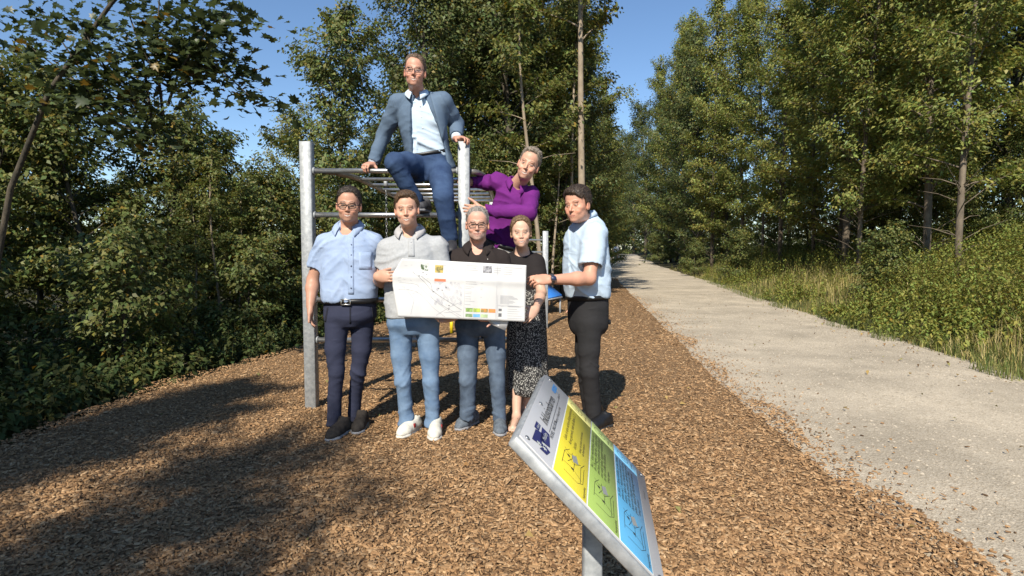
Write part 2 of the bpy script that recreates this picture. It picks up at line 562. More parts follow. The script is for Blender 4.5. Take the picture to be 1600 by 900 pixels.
def skin_cols(V, H, base, hair, stubble=0.0, stubcol=(0.25, 0.2, 0.17), brow=None, hl=None, lips=(0.40, 0.15, 0.12), teeth=0.0, seed=0, smile=.5):
    L = H.loc(V)
    x, y, z = L[:, 0], L[:, 1], L[:, 2]
    base = np.asarray(base, float)
    c = np.repeat(base[None], len(V), 0)
    n = fbm(V * 22 + seed, 3)
    c *= (0.88 + 0.24 * n)[:, None]
    def blend(m, col, a=1.0):
        nonlocal c
        m = np.clip(m * a, 0, 1)[:, None]
        c = c * (1 - m) + np.asarray(col, float) * m
    g = lambda cx, cy, cz, rx, ry, rz: np.exp(-(((x - cx) / rx) ** 2 + ((y - cy) / ry) ** 2 + ((z - cz) / rz) ** 2))
    red = base * np.array([1.0, .72, .66])
    for s in (-1, 1):
        blend(g(s * .04, .075, -.04, .02, .03, .017), red, .55)
        blend(g(s * .08, 0, -.01, .014, .03, .035), red, .6)
    blend(g(0, .105, -.033, .014, .018, .016), red, .3)
    head = (y > -.2) & (np.abs(x) < .12) & (np.abs(z) < .2)
    if stubble:
        m = sstep(-.048, -.066, z + .25 * np.maximum(0, .06 - np.abs(x))) * sstep(-.01, .02, y) * sstep(-.14, -.128, z)
        m = np.maximum(m, sstep(-.044, -.05, z) * sstep(-.064, -.058, z) * (y > .06) * (np.abs(x) < .03) * .8)
        blend(m * (0.5 + 0.8 * n), stubcol, stubble)
    bc = np.asarray(brow if brow is not None else hair, float)
    for s in (-1, 1):
        t = np.clip((np.abs(x) - .012) / .038, 0, 1)
        zc = .0195 + .0075 * np.sin(.35 + t * 2.5)
        m = np.exp(-((z - zc) / .0042) ** 2) * (np.sign(x) == s) * sstep(.010, .016, np.abs(x)) * sstep(.054, .045, np.abs(x)) * (y > .04)
        blend(m, bc * .75, .8)
        dx, dz = (x - s * .031) / .0125, (z + .0005) / .0036
        eye = (dx * dx + dz * dz < 1) & (y > .06)
        blend(eye * 1.0, (.36, .29, .25))
        blend(((x - s * .031) ** 2 + ((z + .0005) * 1.0) ** 2 < .0046 ** 2) & eye, (.035, .025, .02))
        m = np.exp(-((z - .0055 + 2.5 * (x - s * .031) ** 2 * 10) / .0022) ** 2) * (np.abs(x - s * .031) < .016) * (y > .055)
        blend(m, (.07, .045, .035), .8)
    w = .0235 + .006 * smile
    q = np.clip(np.abs(x) / w, 0, 1.3)
    zu = -.0645 + (.005 * smile - .001) * q ** 1.6
    zl = -.0785 - .003 * smile + (.008 + .008 * smile) * q ** 1.8
    inm = (np.abs(x) < w * 1.02) & (y > .06)
    lipm = sstep(zl - .0052, zl - .0025, z) * sstep(zu + .0045, zu + .002, z) * inm
    blend(lipm, lips, .5)
    gap = sstep(zl + .0016, zl + .003, z) * sstep(zu - .0012, zu - .0026, z) * (np.abs(x) < w * .93) * (y > .06)
    if teeth:
        blend(gap, (.16, .06, .05), 1)
        blend(gap * sstep(w * .85, w * .7, np.abs(x)) * sstep(zl + .003, zl + .0045, z), (.58, .52, .45), teeth)
    else:
        zm = (zu + zl) / 2
        blend(np.exp(-((z - zm) / .0019) ** 2) * inm, (.17, .065, .055), .85)
    if hl is not None:
        m = sstep(-.012, .006, z - hl(x, y)) * head * (np.abs(x) < .0745 + .02 * (y < -.03))
        blend(m, hair, .85)
    c *= np.where(head, 1.0, .93)[:, None]
    return np.clip(c, 0, 1)


def hairline_short(front=.082, temple=.02, side=-.022, back=-.075, part=0.0):
    def hl(x, y):
        ax = np.abs(x)
        f = front - sstep(.03, .062, ax) * (front - temple - .03) + part * x
        t = np.interp(y, [-.12, -.05, -.012, .012, .022, .046, .1], [back, back + .005, -.02, side, .03, .055, .07])
        return np.where(y > .046, np.maximum(f, t - .03), t)
    return hl


def hair_mesh(H, hl, thick=.010, top=.010, wide=1.0, seed=0, extra=None, rough=.004, step=.0054, fq=(60, 60, 60), quiff=0.0, taper=.03, side=0.0, qx=0.0):
    """hair as an offset of the skull that thins out to nothing at the hairline"""
    e1, e2 = H.ell((0, -.022, .034), (.076 * wide, .096, .088)), H.ell((0, .028, .052), (.058 * wide, .05, .05))
    e3 = H.ell((0, -.035, -.03), (.066 * wide, .07, .075))
    def f(X, Y, Z):
        px, py, pz = X - H.c[0], Y - H.c[1], Z - H.c[2]
        x, y, z = np.broadcast_arrays(*[(H.A[i][0] * px + H.A[i][1] * py + H.A[i][2] * pz) / H.sc for i in range(3)])
        a, b = e1[2](X, Y, Z), e2[2](X, Y, Z)
        k = .03; h = np.maximum(k - np.abs(a - b), 0) / k
        d = np.minimum(a, b) - h * h * k * .25
        d = np.minimum(d, e3[2](X, Y, Z) + .004)
        q = np.stack([x.ravel(), y.ravel(), z.ravel()], 1)
        n = fbm(q * np.array([55, 55, 26]) + seed, 2).reshape(x.shape)
        e = z - hl(x, y) + (n - .5) * .016
        t = (thick * sstep(-.02, .05, z + .0 * x + .03) + top * sstep(.06, .12, z) + quiff * np.exp(-(((x - qx) / .04) ** 2 + ((y - .055) / .04) ** 2 + ((z - .09) / .03) ** 2)) + side * sstep(.04, .07, np.abs(x))) * sstep(-.002, taper, e) ** .7
        t = np.where(e < -.002, -.008, t) * H.sc
        return d - t
    F = Field()
    R = .16 * H.sc
    F.add((H.c - R, H.c + R, f), .01)
    if extra: extra(F, H)
    Vv, Q = F.mesh(step)
    N = vnormals(Vv, Q)
    L = H.loc(Vv)
    Vv = Vv + N * ((vnoise(L * np.array([30, 30, 30]) + seed) - .5) * rough * .8 + (vnoise((L + (vnoise(L * 22 + seed) - .5)[:, None] * .02) * np.array([190, 24, 60.]) + seed) - .5) * rough * 1.3)[:, None]
    # short strands that break up the outline
    r = np.random.default_rng(seed + 100)
    k = r.choice(len(Vv), 2600)
    p, n = Vv[k], vnormals(Vv, Q)[k]
    l = H.loc(p)
    back = -H.A[1] * 1.0; down = -H.A[2]
    fl = np.where((l[:, 2] > .075)[:, None], back * .5 + H.A[0] * .5, down * 1.0 + back * .35) + r.normal(0, .45, (len(k), 3))
    fl = fl - n * np.sum(fl * n, 1)[:, None]
    fl /= np.linalg.norm(fl, axis=1)[:, None] + 1e-9
    sd = np.cross(n, fl) * .0016
    ln = r.uniform(.008, .019, len(k))[:, None]
    p = p - n * .001
    SV = np.stack([p - sd, p + sd, p + fl * ln * .6 + n * .0035 + sd * .6, p + fl * ln + n * r.uniform(.001, .006, len(k))[:, None]], 1).reshape(-1, 3)
    SQ = np.arange(len(k) * 4).reshape(-1, 4) + len(Vv)
    return np.concatenate([Vv, SV]), np.concatenate([Q, SQ])


def hand_ops(F, wrist, f, n, thumb, curl=(.3, .4, .3), spread=.0, thumb_dir=None, sc=1.0, fcurl=None, tl=1.0):
    """f: wrist->knuckles, n: palm normal (fingers curl towards it), thumb: lateral direction of the thumb"""
    f = nrm(f); n = nrm(n - f * (np.asarray(n) @ f)); s = nrm(np.asarray(thumb, float) - f * (np.asarray(thumb) @ f) - n * (np.asarray(thumb) @ n))
    w = np.asarray(wrist, float)
    A = np.array([s, n, f])
    F.add(ELL(w + f * .052 * sc, np.array([.041, .0165, .058]) * sc, A), .02)
    F.add(RC(w, w + f * .05 * sc, .026 * sc, .03 * sc, (n, .6)), .02)
    F.add(ELL(w + (f * .035 + s * .024 + n * .008) * sc, np.array([.018, .016, .032]) * sc, A), .015)
    lens = (.073, .08, .074, .058)
    for i in range(4):
        o = (.03, .01, -.01, -.029)[i]
        p = w + (s * o + f * (.092 - .006 * abs(i - 1.2))) * sc
        d = nrm(f + s * spread * (1.5 - i) * .5)
        ang = 0
        cc = curl if fcurl is None else fcurl[i]
        F.add(RC(w + (s * o * .8 + f * .06) * sc, p, .0105 * sc, .0098 * sc), .006)
        for j, (fr, r0, r1) in enumerate(((.46, .0094, .0086), (.3, .0086, .008), (.24, .008, .0068))):
            ang += cc[j]
            dd = nrm(d * math.cos(ang) + n * math.sin(ang))
            q = p + dd * lens[i] * fr * sc
            F.add(RC(p, q, r0 * sc, r1 * sc), .0022)
            p = q
    td = nrm(s * .75 + f * .6 + n * .25) if thumb_dir is None else nrm(thumb_dir)
    p0 = w + (s * .022 + f * .022) * sc
    p1 = p0 + nrm(td + s * .25) * .042 * sc
    p2 = p1 + td * .034 * sc * tl
    p3 = p2 + nrm(td + f * .25) * .027 * sc * tl
    F.add(RC(p0, p1, .0155 * sc, .0118 * sc), .012)
    F.add(RC(p1, p2, .0112 * sc, .0098 * sc), .003)
    F.add(RC(p2, p3, .0098 * sc, .0078 * sc), .003)


def arm_ops(F, sh, elb, wr, r=(.052, .04, .027)):
    F.add(RC(sh, lerp(sh, elb, .5), r[0], r[0] * .93), .03)
    F.add(RC(lerp(sh, elb, .45), elb, r[0] * .93, r[1]), .02)
    F.add(RC(elb, lerp(elb, wr, .32), r[1], r[1] * 1.06), .02)
    F.add(RC(lerp(elb, wr, .3), wr, r[1] * 1.06, r[2]), .02)


def torso_top(rows, L, sw, dp=.12):
    """lower stations plus a sloping shoulder yoke that ends at the neck base"""
    rows = [r for r in rows if r[0] < L - .17]
    return rows + [(L - .15, sw, dp, 0, 0), (L - .10, sw * .93, dp * .92, 0, -.004), (L - .06, sw * .74, dp * .82, 0, -.010), (L - .03, sw * .52, dp * .68, 0, -.014), (L - .005, .068, .066, 0, -.015), (L + .02, .06, .06, 0, -.015)]
def yoke(F, nb, shs, r0=.045, r1=.062, k=.04):
    for s in shs: F.add(RC(nb + (s - nb) * .25 + np.array([0, .02, -.035]), s + np.array([0, 0, .004]), r0, r1), k)


def tee_sleeve(F, sh, elb, t, r0=.078, r1=.07, k=.03):
    e = lerp(sh, elb, t)
    d = nrm(e - sh)
    inner = RC(e - d * .02, e + d * .1, r1 - .010, r1 - .006)
    F.add(CUTP(RC(sh, e + d * .03, r0, r1), e, d, inner), k)


def collar(name, parent, m, c, side, front, up, rs=.066, rf=.062, back=.035, drop=.04, pt=.072, gap=.5, flare=.022, vdrop=.03, n=44, lean=.0):
    side, front, up = nrm(side), nrm(front), nrm(up)
    V, rows = [], 5
    for i in range(n):
        ph = gap + (2 * math.pi - 2 * gap) * i / (n - 1)
        fr = (1 + math.cos(ph)) / 2            # 1 front, 0 back
        e = max(0, 1 - min(i, n - 1 - i) / 9.0)
        rad = side * math.sin(ph) * rs + front * math.cos(ph) * rf
        rn = nrm(rad)
        top = back * (1 - fr) + (-vdrop) * fr ** 1.5 + .022 * (1 - abs(2 * fr - 1)) ** .5 * .6
        dr = drop + (pt - drop) * e ** 1.6
        b0 = c + rad
        V.append(b0 + up * (top - .028) - rn * .002)
        V.append(b0 + up * (top - .004) + rn * .001)
        V.append(b0 + up * top + rn * .006)
        V.append(b0 + up * (top - dr * .5) + rn * (.012 + flare * .6) )
        V.append(b0 + up * (top - dr) + rn * (.012 + flare) - side * math.copysign(1, math.sin(ph)) * (-lean) * e + front * .006 * e)
    F = [(i * rows + j, (i + 1) * rows + j, (i + 1) * rows + j + 1, i * rows + j + 1) for i in range(n - 1) for j in range(rows - 1)]
    o = obj(name, mesh_np(name, np.array(V), np.array(F), m), parent)
    s = o.modifiers.new('thickness', 'SOLIDIFY'); s.thickness = .0035; s.offset = 0
    return o


def blob(name, parent, m, c, r, A=None, seg=8):
    c, r = np.asarray(c, float), np.asarray(r, float)
    V, F = [], []
    for i in range(1, seg // 2 + 1):
        th = math.pi * i / (seg // 2 + 1)
        for j in range(seg):
            a = 2 * math.pi * j / seg
            V.append((math.sin(th) * math.cos(a), math.sin(th) * math.sin(a), math.cos(th)))
    V += [(0, 0, 1), (0, 0, -1)]
    m0 = seg // 2
    for i in range(m0 - 1):
        for j in range(seg):
            k = (j + 1) % seg
            F.append((i * seg + j, (i + 1) * seg + j, (i + 1) * seg + k, i * seg + k))
    F3 = [(len(V) - 2, j, (j + 1) % seg) for j in range(seg)] + [(len(V) - 1, (m0 - 1) * seg + (j + 1) % seg, (m0 - 1) * seg + j) for j in range(seg)]
    Q = np.array(V) * r
    if A is not None: Q = Q @ np.asarray(A)
    return obj(name, mesh_np(name, Q + c, [np.array(F), np.array(F3)], m), parent)


def glasses(parent, H, m, w=.026, h=.0175, y=.098, z=-.004, r=.0018, ear=.082, rnd=.6, yb=-.005):
    """frame with two rims, bridge and temples, plus two thin lenses"""
    b = MB()
    lens = []
    for s in (-1, 1):
        pts = []
        for k in range(20):
            a = 2 * math.pi * k / 20
            ca, sa = math.cos(a), math.sin(a)
            q = 1 / (abs(ca) ** (2 / rnd) + abs(sa) ** (2 / rnd)) ** (rnd / 2)
            pts.append(H.w(s * .032 + w * ca * q, y - .012 * (abs(s * .032 + w * ca * q) / .06) ** 2, z + h * sa * q))
        b.tube(pts, r * H.sc, 5, closed=True)
        lens.append(pts)
        ox = s * (.032 + w)
        b.tube([H.w(ox, y - .012, z + h * .45), H.w(s * ear, y - .03, z + h * .45), H.w(s * ear, .005, z + h * .4), H.w(s * (ear - .004), yb - .012, z - .012)], r * H.sc, 5)
    b.tube([H.w(-.032 + w - .002, y, z + .006), H.w(0, y + .003, z + .009), H.w(.032 - w + .002, y, z + .006)], r * H.sc, 5)
    o = b.build('glasses', m, parent, smooth=True)
    for pts in lens:
        V = np.array(list(pts) + [np.mean(pts, 0)])
        F = [(i, (i + 1) % 20, 20) for i in range(20)]
        lo = obj('lens', mesh_np('lens', V, np.array(F), M['lens'], smooth=False), o)
    return o


def shoe(parent, heel, toe, m, msole, L=.0, width=.048, high=.095, lace=None, seed=0, zg=0.0, up=(0, 0, 1)):
    """heel, toe: ground points of the sole's ends"""
    heel, toe = np.asarray(heel, float), np.asarray(toe, float)
    d = nrm(toe - heel); up = nrm(np.asarray(up, float) - d * (np.asarray(up) @ d)); s = np.cross(d, up)
    ln = np.linalg.norm(toe - heel)
    q = lambda t, h, o=0: heel + d * (t * ln) + up * h + s * o
    F = Field()
    F.add(RC(q(.14, .045), q(.5, .042), .04, .04, (up, 1.15)), .02)
    F.add(RC(q(.5, .04), q(.72, .035), .042, width), .03)
    F.add(RC(q(.72, .03), q(.86, .026), width, .037), .02)
    F.add(RC(q(.2, .06), q(.22, high), .038, .04), .03)
    F.add(RC(q(.3, .085), q(.62, .058), .028, .024), .03)
    F.cut(q(.5, .018), -up, .3)
    F.sub(RC(q(.2, high - .005), q(.18, high + .08), .03, .036), .004)
    Vv, Q = F.mesh(.0082)
    Vv = wrinkle(Vv, Q, .0015, (40, 40, 40), seed)
    o = obj('shoe', mesh_np('shoe', Vv, Q, m), parent)
    G = Field()
    G.add(RC(q(.13, .0), q(.5, .0), .043, .04), .02)
    G.add(RC(q(.5, .0), q(.74, .0), .041, width + .004), .03)
    G.add(RC(q(.74, .0), q(.87, .0), width + .004, .038), .02)
    G.cut(q(.5, .024), up, .3); G.cut(q(.5, .0), -up, .3)
    Vv, Q = G.mesh(.0085)
    so = obj('sole', mesh_np('sole', Vv, Q, msole), o)
    if lace is not None:
        b = MB()
        for k in range(4):
            t, h = .36 + .075 * k, .114 - .012 * k
            b.tube([q(t, h - .02, -.026), q(t + .01, h - .002, -.012), q(t + .015, h, 0), q(t + .01, h - .002, .012), q(t, h - .02, .026)], .0032, 5)
        b.build('lace', lace, o, smooth=True)
    return o


def trousers(parent, m, pelvis, side, hips, legs, name='trousers', waist=None, rl=None, seed=0, amp=.008, step=.0105, kneebend=None, up=(0, 0, 1), stf=None, pw=2.3, hemcut=True):
    """waist rows as LOFT stations from pelvis point; legs: list of (points, radii)"""
    F = Field()
    if stf is not None: F.add(LOFT(pelvis, up, side, stf, pw), .02)
    for pts, rad in legs: F.chain(pts, [r_ * .95 for r_ in rad], .02, None, True)
    Vv, Q = F.mesh(step)
    Vv = vsmooth(Vv, Q, 2)
    ends = [np.asarray(p[-1]) for p, _ in legs]
    knees = [np.asarray(p[len(p) // 2]) for p, _ in legs]
    def mask(V):
        m_ = np.full(len(V), .14)
        for e in ends: m_ = np.maximum(m_, 1.5 * np.exp(-(np.linalg.norm(V - e, axis=1) / .14) ** 2))
        for e in knees: m_ = np.maximum(m_, 1.2 * np.exp(-(np.linalg.norm(V - e, axis=1) / .13) ** 2))
        return m_
    Vv = folds(Vv, Q, amp * 1.3, float(np.mean([e[0] for e in knees])), .75, 16, 3.4, seed, mask)
    Vv = wrinkle(Vv, Q, amp * .35, (5, 5, 9), seed + 1, mask)
    return obj(name, mesh_np(name, Vv, Q, m), parent)
# ------------------------------------------------------------------ material library
M = {}
def lens_mat():
    m = bpy.data.materials.new('spectacle_lens'); m.use_nodes = True
    N, L = m.node_tree.nodes, m.node_tree.links
    N.remove(N['Principled BSDF'])
    t, g, x = N.new('ShaderNodeBsdfTransparent'), N.new('ShaderNodeBsdfGlossy'), N.new('ShaderNodeMixShader')
    g.inputs['Roughness'].default_value = .05
    t.inputs[0].default_value = (.93, .95, .95, 1)
    x.inputs[0].default_value = .06
    L.new(t.outputs[0], x.inputs[1]); L.new(g.outputs[0], x.inputs[2]); L.new(x.outputs[0], N['Material Output'].inputs[0])
    return m
M['lens'] = lens_mat()
M['skin'] = mat('skin', attr=True, rough=.48, spec=.35, bump=.06, bscale=320)
M['steel'] = mat('galvanised_steel', (.40, .415, .42), .55, .25, .5, (.26, .275, .285), 34, 5, bump=.03, bscale=90)
M['bar'] = mat('stainless_bar', (.62, .62, .61), .3, .85, .5, (.45, .45, .44), 20)
M['dark_rail'] = mat('bronzed_rail', (.30, .27, .23), .4, .6, .5, (.2, .18, .15), 20)
M['chain'] = mat('chain_steel', (.4, .4, .4), .35, .9)
M['yellow_grip'] = mat('yellow_plastic', (.75, .55, .02), .45)
M['bark'] = mat('grey_bark', (.115, .095, .07), .9, 0, .2, (.05, .045, .035), 9, 6, bump=.5, bscale=26, stretch=(1, 1, .35), bdist=.03)
M['pale_bark'] = mat('pale_bark', (.36, .29, .21), .85, 0, .2, (.21, .165, .115), 6, 6, bump=.3, bscale=22, stretch=(1, 1, .5), bdist=.02)
M['mid_bark'] = mat('brown_bark', (.20, .16, .115), .9, 0, .2, (.10, .08, .06), 9, 6, bump=.4, bscale=26, stretch=(1, 1, .35), bdist=.02)
M['leaf'] = mat('leaf', attr=True, rough=.5, spec=.3, transl=.3)
M['near_leaf'] = mat('maple_leaf', attr=True, rough=.42, spec=.4, transl=.28)
M['weed'] = mat('weed_leaf', attr=True, rough=.6, spec=.2, transl=.3)
M['straw'] = mat('dry_grass', attr=True, rough=.7, spec=.2, transl=.35)
M['chip'] = mat('wood_chip', attr=True, rough=.8, spec=.2)
M['stone'] = mat('path_stone', attr=True, rough=.85, spec=.2)
M['leaf_litter'] = mat('leaf_litter', attr=True, rough=.8, spec=.2)


def ground_mat(name, cols, scale, bscale, bstr, big=None, stretch=None, dist=.02):
    m = bpy.data.materials.new(name); m.use_nodes = True
    N, L = m.node_tree.nodes, m.node_tree.links
    b = N['Principled BSDF']
    b.inputs['Roughness'].default_value = .9
    b.inputs['Specular IOR Level'].default_value = .15
    tc = N.new('ShaderNodeTexCoord'); vec = tc.outputs['Object']
    vo = N.new('ShaderNodeTexVoronoi'); vo.inputs['Scale'].default_value = scale
    nz = N.new('ShaderNodeTexNoise'); nz.inputs['Scale'].default_value = scale * .35; nz.inputs['Detail'].default_value = 6
    ad = N.new('ShaderNodeMix'); ad.data_type = 'VECTOR'; ad.inputs[0].default_value = .03
    L.new(vec, nz.inputs['Vector']); L.new(vec, ad.inputs[4]); L.new(nz.outputs['Color'], ad.inputs[5])
    L.new(ad.outputs[1], vo.inputs['Vector'])
    sp = N.new('ShaderNodeSeparateColor'); L.new(vo.outputs['Color'], sp.inputs[0])
    rp = N.new('ShaderNodeValToRGB')
    for i, (p, c) in enumerate(cols):
        e = rp.color_ramp.elements[i] if i < 2 else rp.color_ramp.elements.new(p)
        e.position = p; e.color = (*c, 1)
    L.new(sp.outputs[0], rp.inputs[0])
    out = rp.outputs[0]
    if big:
        n2 = N.new('ShaderNodeTexNoise'); n2.inputs['Scale'].default_value = big[0]; n2.inputs['Detail'].default_value = 7
        n2.inputs['Roughness'].default_value = .68
        L.new(vec, n2.inputs['Vector'])
        mr = N.new('ShaderNodeMapRange'); mr.inputs[1].default_value = .35; mr.inputs[2].default_value = .65
        mr.inputs[3].default_value = big[1]; mr.inputs[4].default_value = big[2]
        L.new(n2.outputs[0], mr.inputs[0])
        mx = N.new('ShaderNodeMix'); mx.data_type = 'RGBA'; mx.blend_type = 'MULTIPLY'; mx.inputs[0].default_value = 1
        L.new(out, mx.inputs[6]); L.new(mr.outputs[0], mx.inputs[7]); out = mx.outputs[2]
    L.new(out, b.inputs['Base Color'])
    n3 = N.new('ShaderNodeTexNoise'); n3.inputs['Scale'].default_value = bscale; n3.inputs['Detail'].default_value = 6
    L.new(vec, n3.inputs['Vector'])
    am = N.new('ShaderNodeMath'); am.operation = 'ADD'
    L.new(n3.outputs[0], am.inputs[0]); L.new(vo.outputs['Distance'], am.inputs[1])
    bp = N.new('ShaderNodeBump'); bp.inputs['Strength'].default_value = bstr; bp.inputs['Distance'].default_value = dist
    L.new(am.outputs[0], bp.inputs['Height']); L.new(bp.outputs[0], b.inputs['Normal'])
    return m
M['soil'] = ground_mat('forest_soil', [(0, (.035, .028, .018)), (1, (.09, .075, .04)), (.5, (.05, .05, .025))], 22, 8, .6, (1.2, .6, 1.2))
M['chipbed'] = ground_mat('wood_chip_bed', [(0, (.12, .072, .038)), (1, (.45, .29, .155)), (.4, (.25, .15, .076)), (.75, (.34, .21, .108))], 75, 24, .8, (1.1, .82, 1.1))
M['gravel'] = ground_mat('gravel', [(0, (.40, .335, .245)), (1, (.56, .485, .375)), (.5, (.48, .41, .31))], 95, 30, .45, (.9, .74, 1.14), dist=.012)

# ------------------------------------------------------------------ ground, path, chip bed
def sheet(name, mats, xs, ys, xf, dz, zf=None):
    X = np.stack([xf(u, ys) for u in xs], 0)
    Y = np.repeat(ys[None], len(xs), 0)
    Z = gz(X, Y) + dz
    if zf is not None: Z = Z + zf(X, Y)
    V = np.stack([X, Y, Z], -1).reshape(-1, 3)
    n, m = len(xs), len(ys)
    i, j = np.meshgrid(np.arange(n - 1), np.arange(m - 1), indexing='ij')
    a = (i * m + j).ravel()
    Q = np.stack([a, a + m, a + m + 1, a + 1], 1)
    return tag(obj(name, mesh_np(name, V, Q, mats)), kind='structure')

gx = np.concatenate([np.linspace(-260, -20, 13)[:-1], np.linspace(-20, 30, 101), np.linspace(30, 260, 12)[1:]])
gy = np.concatenate([np.linspace(-60, -8, 9)[:-1], np.linspace(-8, 45, 107), np.linspace(45, 320, 24)[1:]])
sheet('ground', M['soil'], gx, gy, lambda u, y: np.full_like(y, u), -.035)
py_ = np.concatenate([np.linspace(-14, 45, 240), np.linspace(45, 260, 60)[1:]])
def wob(y, s, a): return a * (np.sin(y * 2.1 + s) + .6 * np.sin(y * 5.3 + 2 * s) + .35 * np.sin(y * 11.7 + 3 * s))
sheet('gravel_path', M['gravel'], np.linspace(0, 1, 24), py_, lambda u, y: (eg(y) - .7) * (1 - u) + (er(y) + .3 + wob(y, 1, .06)) * u, .0,
      lambda X, Y: -.03 * sstep(.12, .32, X - er(Y)))
cy_ = np.linspace(-8, 30, 300)
sheet('wood_chip_bed', M['chipbed'], np.linspace(0, 1, 40), cy_, lambda u, y: (el(y) - .25 + wob(y, 4, .05)) * (1 - u) + (eg(y) - .1 + wob(y, 2, .06)) * u, .012,
      lambda X, Y: -.035 * sstep(.25, .0, eg(Y) - X) - .06 * sstep(.12, -.25, X - el(Y)))

# ------------------------------------------------------------------ loose wood chips (real geometry)
def chips(name, N, ymin, ymax, seed, length=(.02, .055), label='', edge=False):
    r = np.random.default_rng(seed)
    y = ymin * (ymax / ymin) ** r.random(N * 3)
    u = (r.random(N * 3) * 2 - 1) * 1.02
    x = u * y * .91
    l, g_ = el(y), eg(y)
    if edge:
        x = g_ + r.exponential(.13 + .012 * y, len(y)) * np.where(r.random(len(y)) < .62, 1, -.3) - .05
        ok = (x < er(y) - .1)
    else:
        ok = (x > l - .2 + .15 * np.sin(y * 4)) & (x < g_ + .12 * np.sin(y * 3.1) + .2 * (fbm(np.stack([x, y, y * 0], 1) * 3, 3) - .5) - .02)
    x, y = x[ok][:N], y[ok][:N]
    n = len(x)
    L = r.uniform(*length, n) * .5 * np.where(r.random(n) < .12, 1.45, 1)
    Wd = L * r.uniform(.16, .42, n)
    T = r.uniform(.0015, .005, n)
    az = r.random(n) * 2 * math.pi
    ti = r.normal(0, .22, n); ro = r.normal(0, .35, n)
    d = np.stack([np.cos(az) * np.cos(ti), np.sin(az) * np.cos(ti), np.sin(ti)], 1)
    s = np.stack([-np.sin(az), np.cos(az), 0 * az], 1)
    up = np.cross(d, s)
    s, up = s * np.cos(ro)[:, None] + up * np.sin(ro)[:, None], up * np.cos(ro)[:, None] - s * np.sin(ro)[:, None]
    c = np.stack([x, y, gz(x, y) + .014 + r.random(n) * .012], 1)
    if edge: c[:, 2] -= .011
    d, s, up = d * L[:, None], s * Wd[:, None], up * T[:, None]
    k = r.uniform(-.5, .5, n)[:, None]
    V = np.stack([c - d - s - up, c + d * .9 - s * .8 - up, c + d + s * .9 - up, c - d * .85 + s - up,
                  c - d * .8 + s * k + up, c + d * .85 + s * k + up], 1).reshape(-1, 3)
    b = (np.arange(n) * 6)[:, None]
    Q = np.concatenate([b + np.array([[0, 1, 5, 4]]), b + np.array([[2, 3, 4, 5]])])
    T3 = np.concatenate([b + np.array([[1, 2, 5]]), b + np.array([[3, 0, 4]])])
    pal = np.array([(.39, .245, .128), (.335, .20, .098), (.25, .145, .07), (.45, .30, .165), (.17, .095, .046), (.36, .22, .11), (.29, .168, .08)])
    cc = pal[r.choice(len(pal), n, p=[.2, .2, .16, .11, .1, .13, .1])] * r.uniform(.8, 1.2, n)[:, None]
    me = mesh_np(name, V, [Q, T3], M['chip'], smooth=False, cols=np.repeat(cc, 6, 0))
    return tag(obj(name, me), label, 'wood chips', kind='stuff')
chips('wood_chips', 90000, 1.2, 9.0, 5, (.010, .037), 'loose brown wood chips covering the play area ground')
chips('far_wood_chips', 14000, 8.0, 26, 15, (.025, .06), 'loose wood chips on the farther part of the play area')
chips('strewn_chips', 3200, 1.2, 18, 6, (.010, .03), 'thin scatter of wood chips along the edge of the gravel path', True)

def pebbles(N, seed):
    r = np.random.default_rng(seed)
    y = 2.2 * (20 / 2.2) ** r.random(N)
    x = eg(y) + .05 + (er(y) - eg(y) + .1) * r.random(N)
    R = r.uniform(.003, .011, N) * (1 + .04 * y)
    base = np.array([(1, 0, -.2), (0, 1, -.2), (-1, 0, -.2), (0, -1, -.2), (.1, .1, .8)])
    az = r.random(N) * 6.28
    ca, sa = np.cos(az), np.sin(az)
    sc = np.stack([R * r.uniform(.7, 1.5, N), R, R * r.uniform(.5, .9, N)], 1)
    B = base[None] * sc[:, None]
    V = np.stack([B[..., 0] * ca[:, None] - B[..., 1] * sa[:, None], B[..., 0] * sa[:, None] + B[..., 1] * ca[:, None], B[..., 2]], -1)
    V += np.stack([x, y, gz(x, y) + .002], 1)[:, None]
    b = (np.arange(N) * 5)[:, None]
    T = np.concatenate([b + np.array([[0, 1, 4]]), b + np.array([[1, 2, 4]]), b + np.array([[2, 3, 4]]), b + np.array([[3, 0, 4]])])
    cc = np.array([.43, .37, .285])[None] * r.uniform(.7, 1.2, N)[:, None]
    tag(obj('path_gravel', mesh_np('path_gravel', V.reshape(-1, 3), T, M['stone'], False, np.repeat(cc, 5, 0))), 'loose pale stones lying on the gravel path', 'gravel', kind='stuff')
pebbles(9000, 9)


# ------------------------------------------------------------------ foliage
def leaves(C, Nn, D, S, asp=.62, fold=.18, droop=.2, r=None):
    """leaf quads: centre, normal, direction, size -> verts, quads"""
    D = D - Nn * np.sum(D * Nn, 1)[:, None]
    D /= np.linalg.norm(D, axis=1)[:, None] + 1e-9
    Sd = np.cross(Nn, D)
    S = S[:, None]
    b = C - D * S * .5
    t = C + D * S * .5 - Nn * S * droop
    l = C - D * S * .06 + Sd * S * asp * .5 + Nn * S * fold * .5
    q = C - D * S * .06 - Sd * S * asp * .5 + Nn * S * fold * .5
    V = np.stack([b, q, t, l], 1).reshape(-1, 3)
    Q = np.arange(len(C) * 4).reshape(-1, 4)
    return V, Q
def unit(v): return v / (np.linalg.norm(v, axis=1)[:, None] + 1e-9)
def leafcol(r, n, base, var, yel=.08, clump=None):
    c = np.array(base)[None] * r.uniform(1 - var, 1 + var, n)[:, None]
    if clump is not None: c = c * clump[:, None]
    k = r.random(n) < yel
    c[k] = np.array([.20, .17, .035]) * r.uniform(.6, 1.2, k.sum())[:, None]
    c[:, 0] *= r.uniform(.8, 1.3, n)
    return c


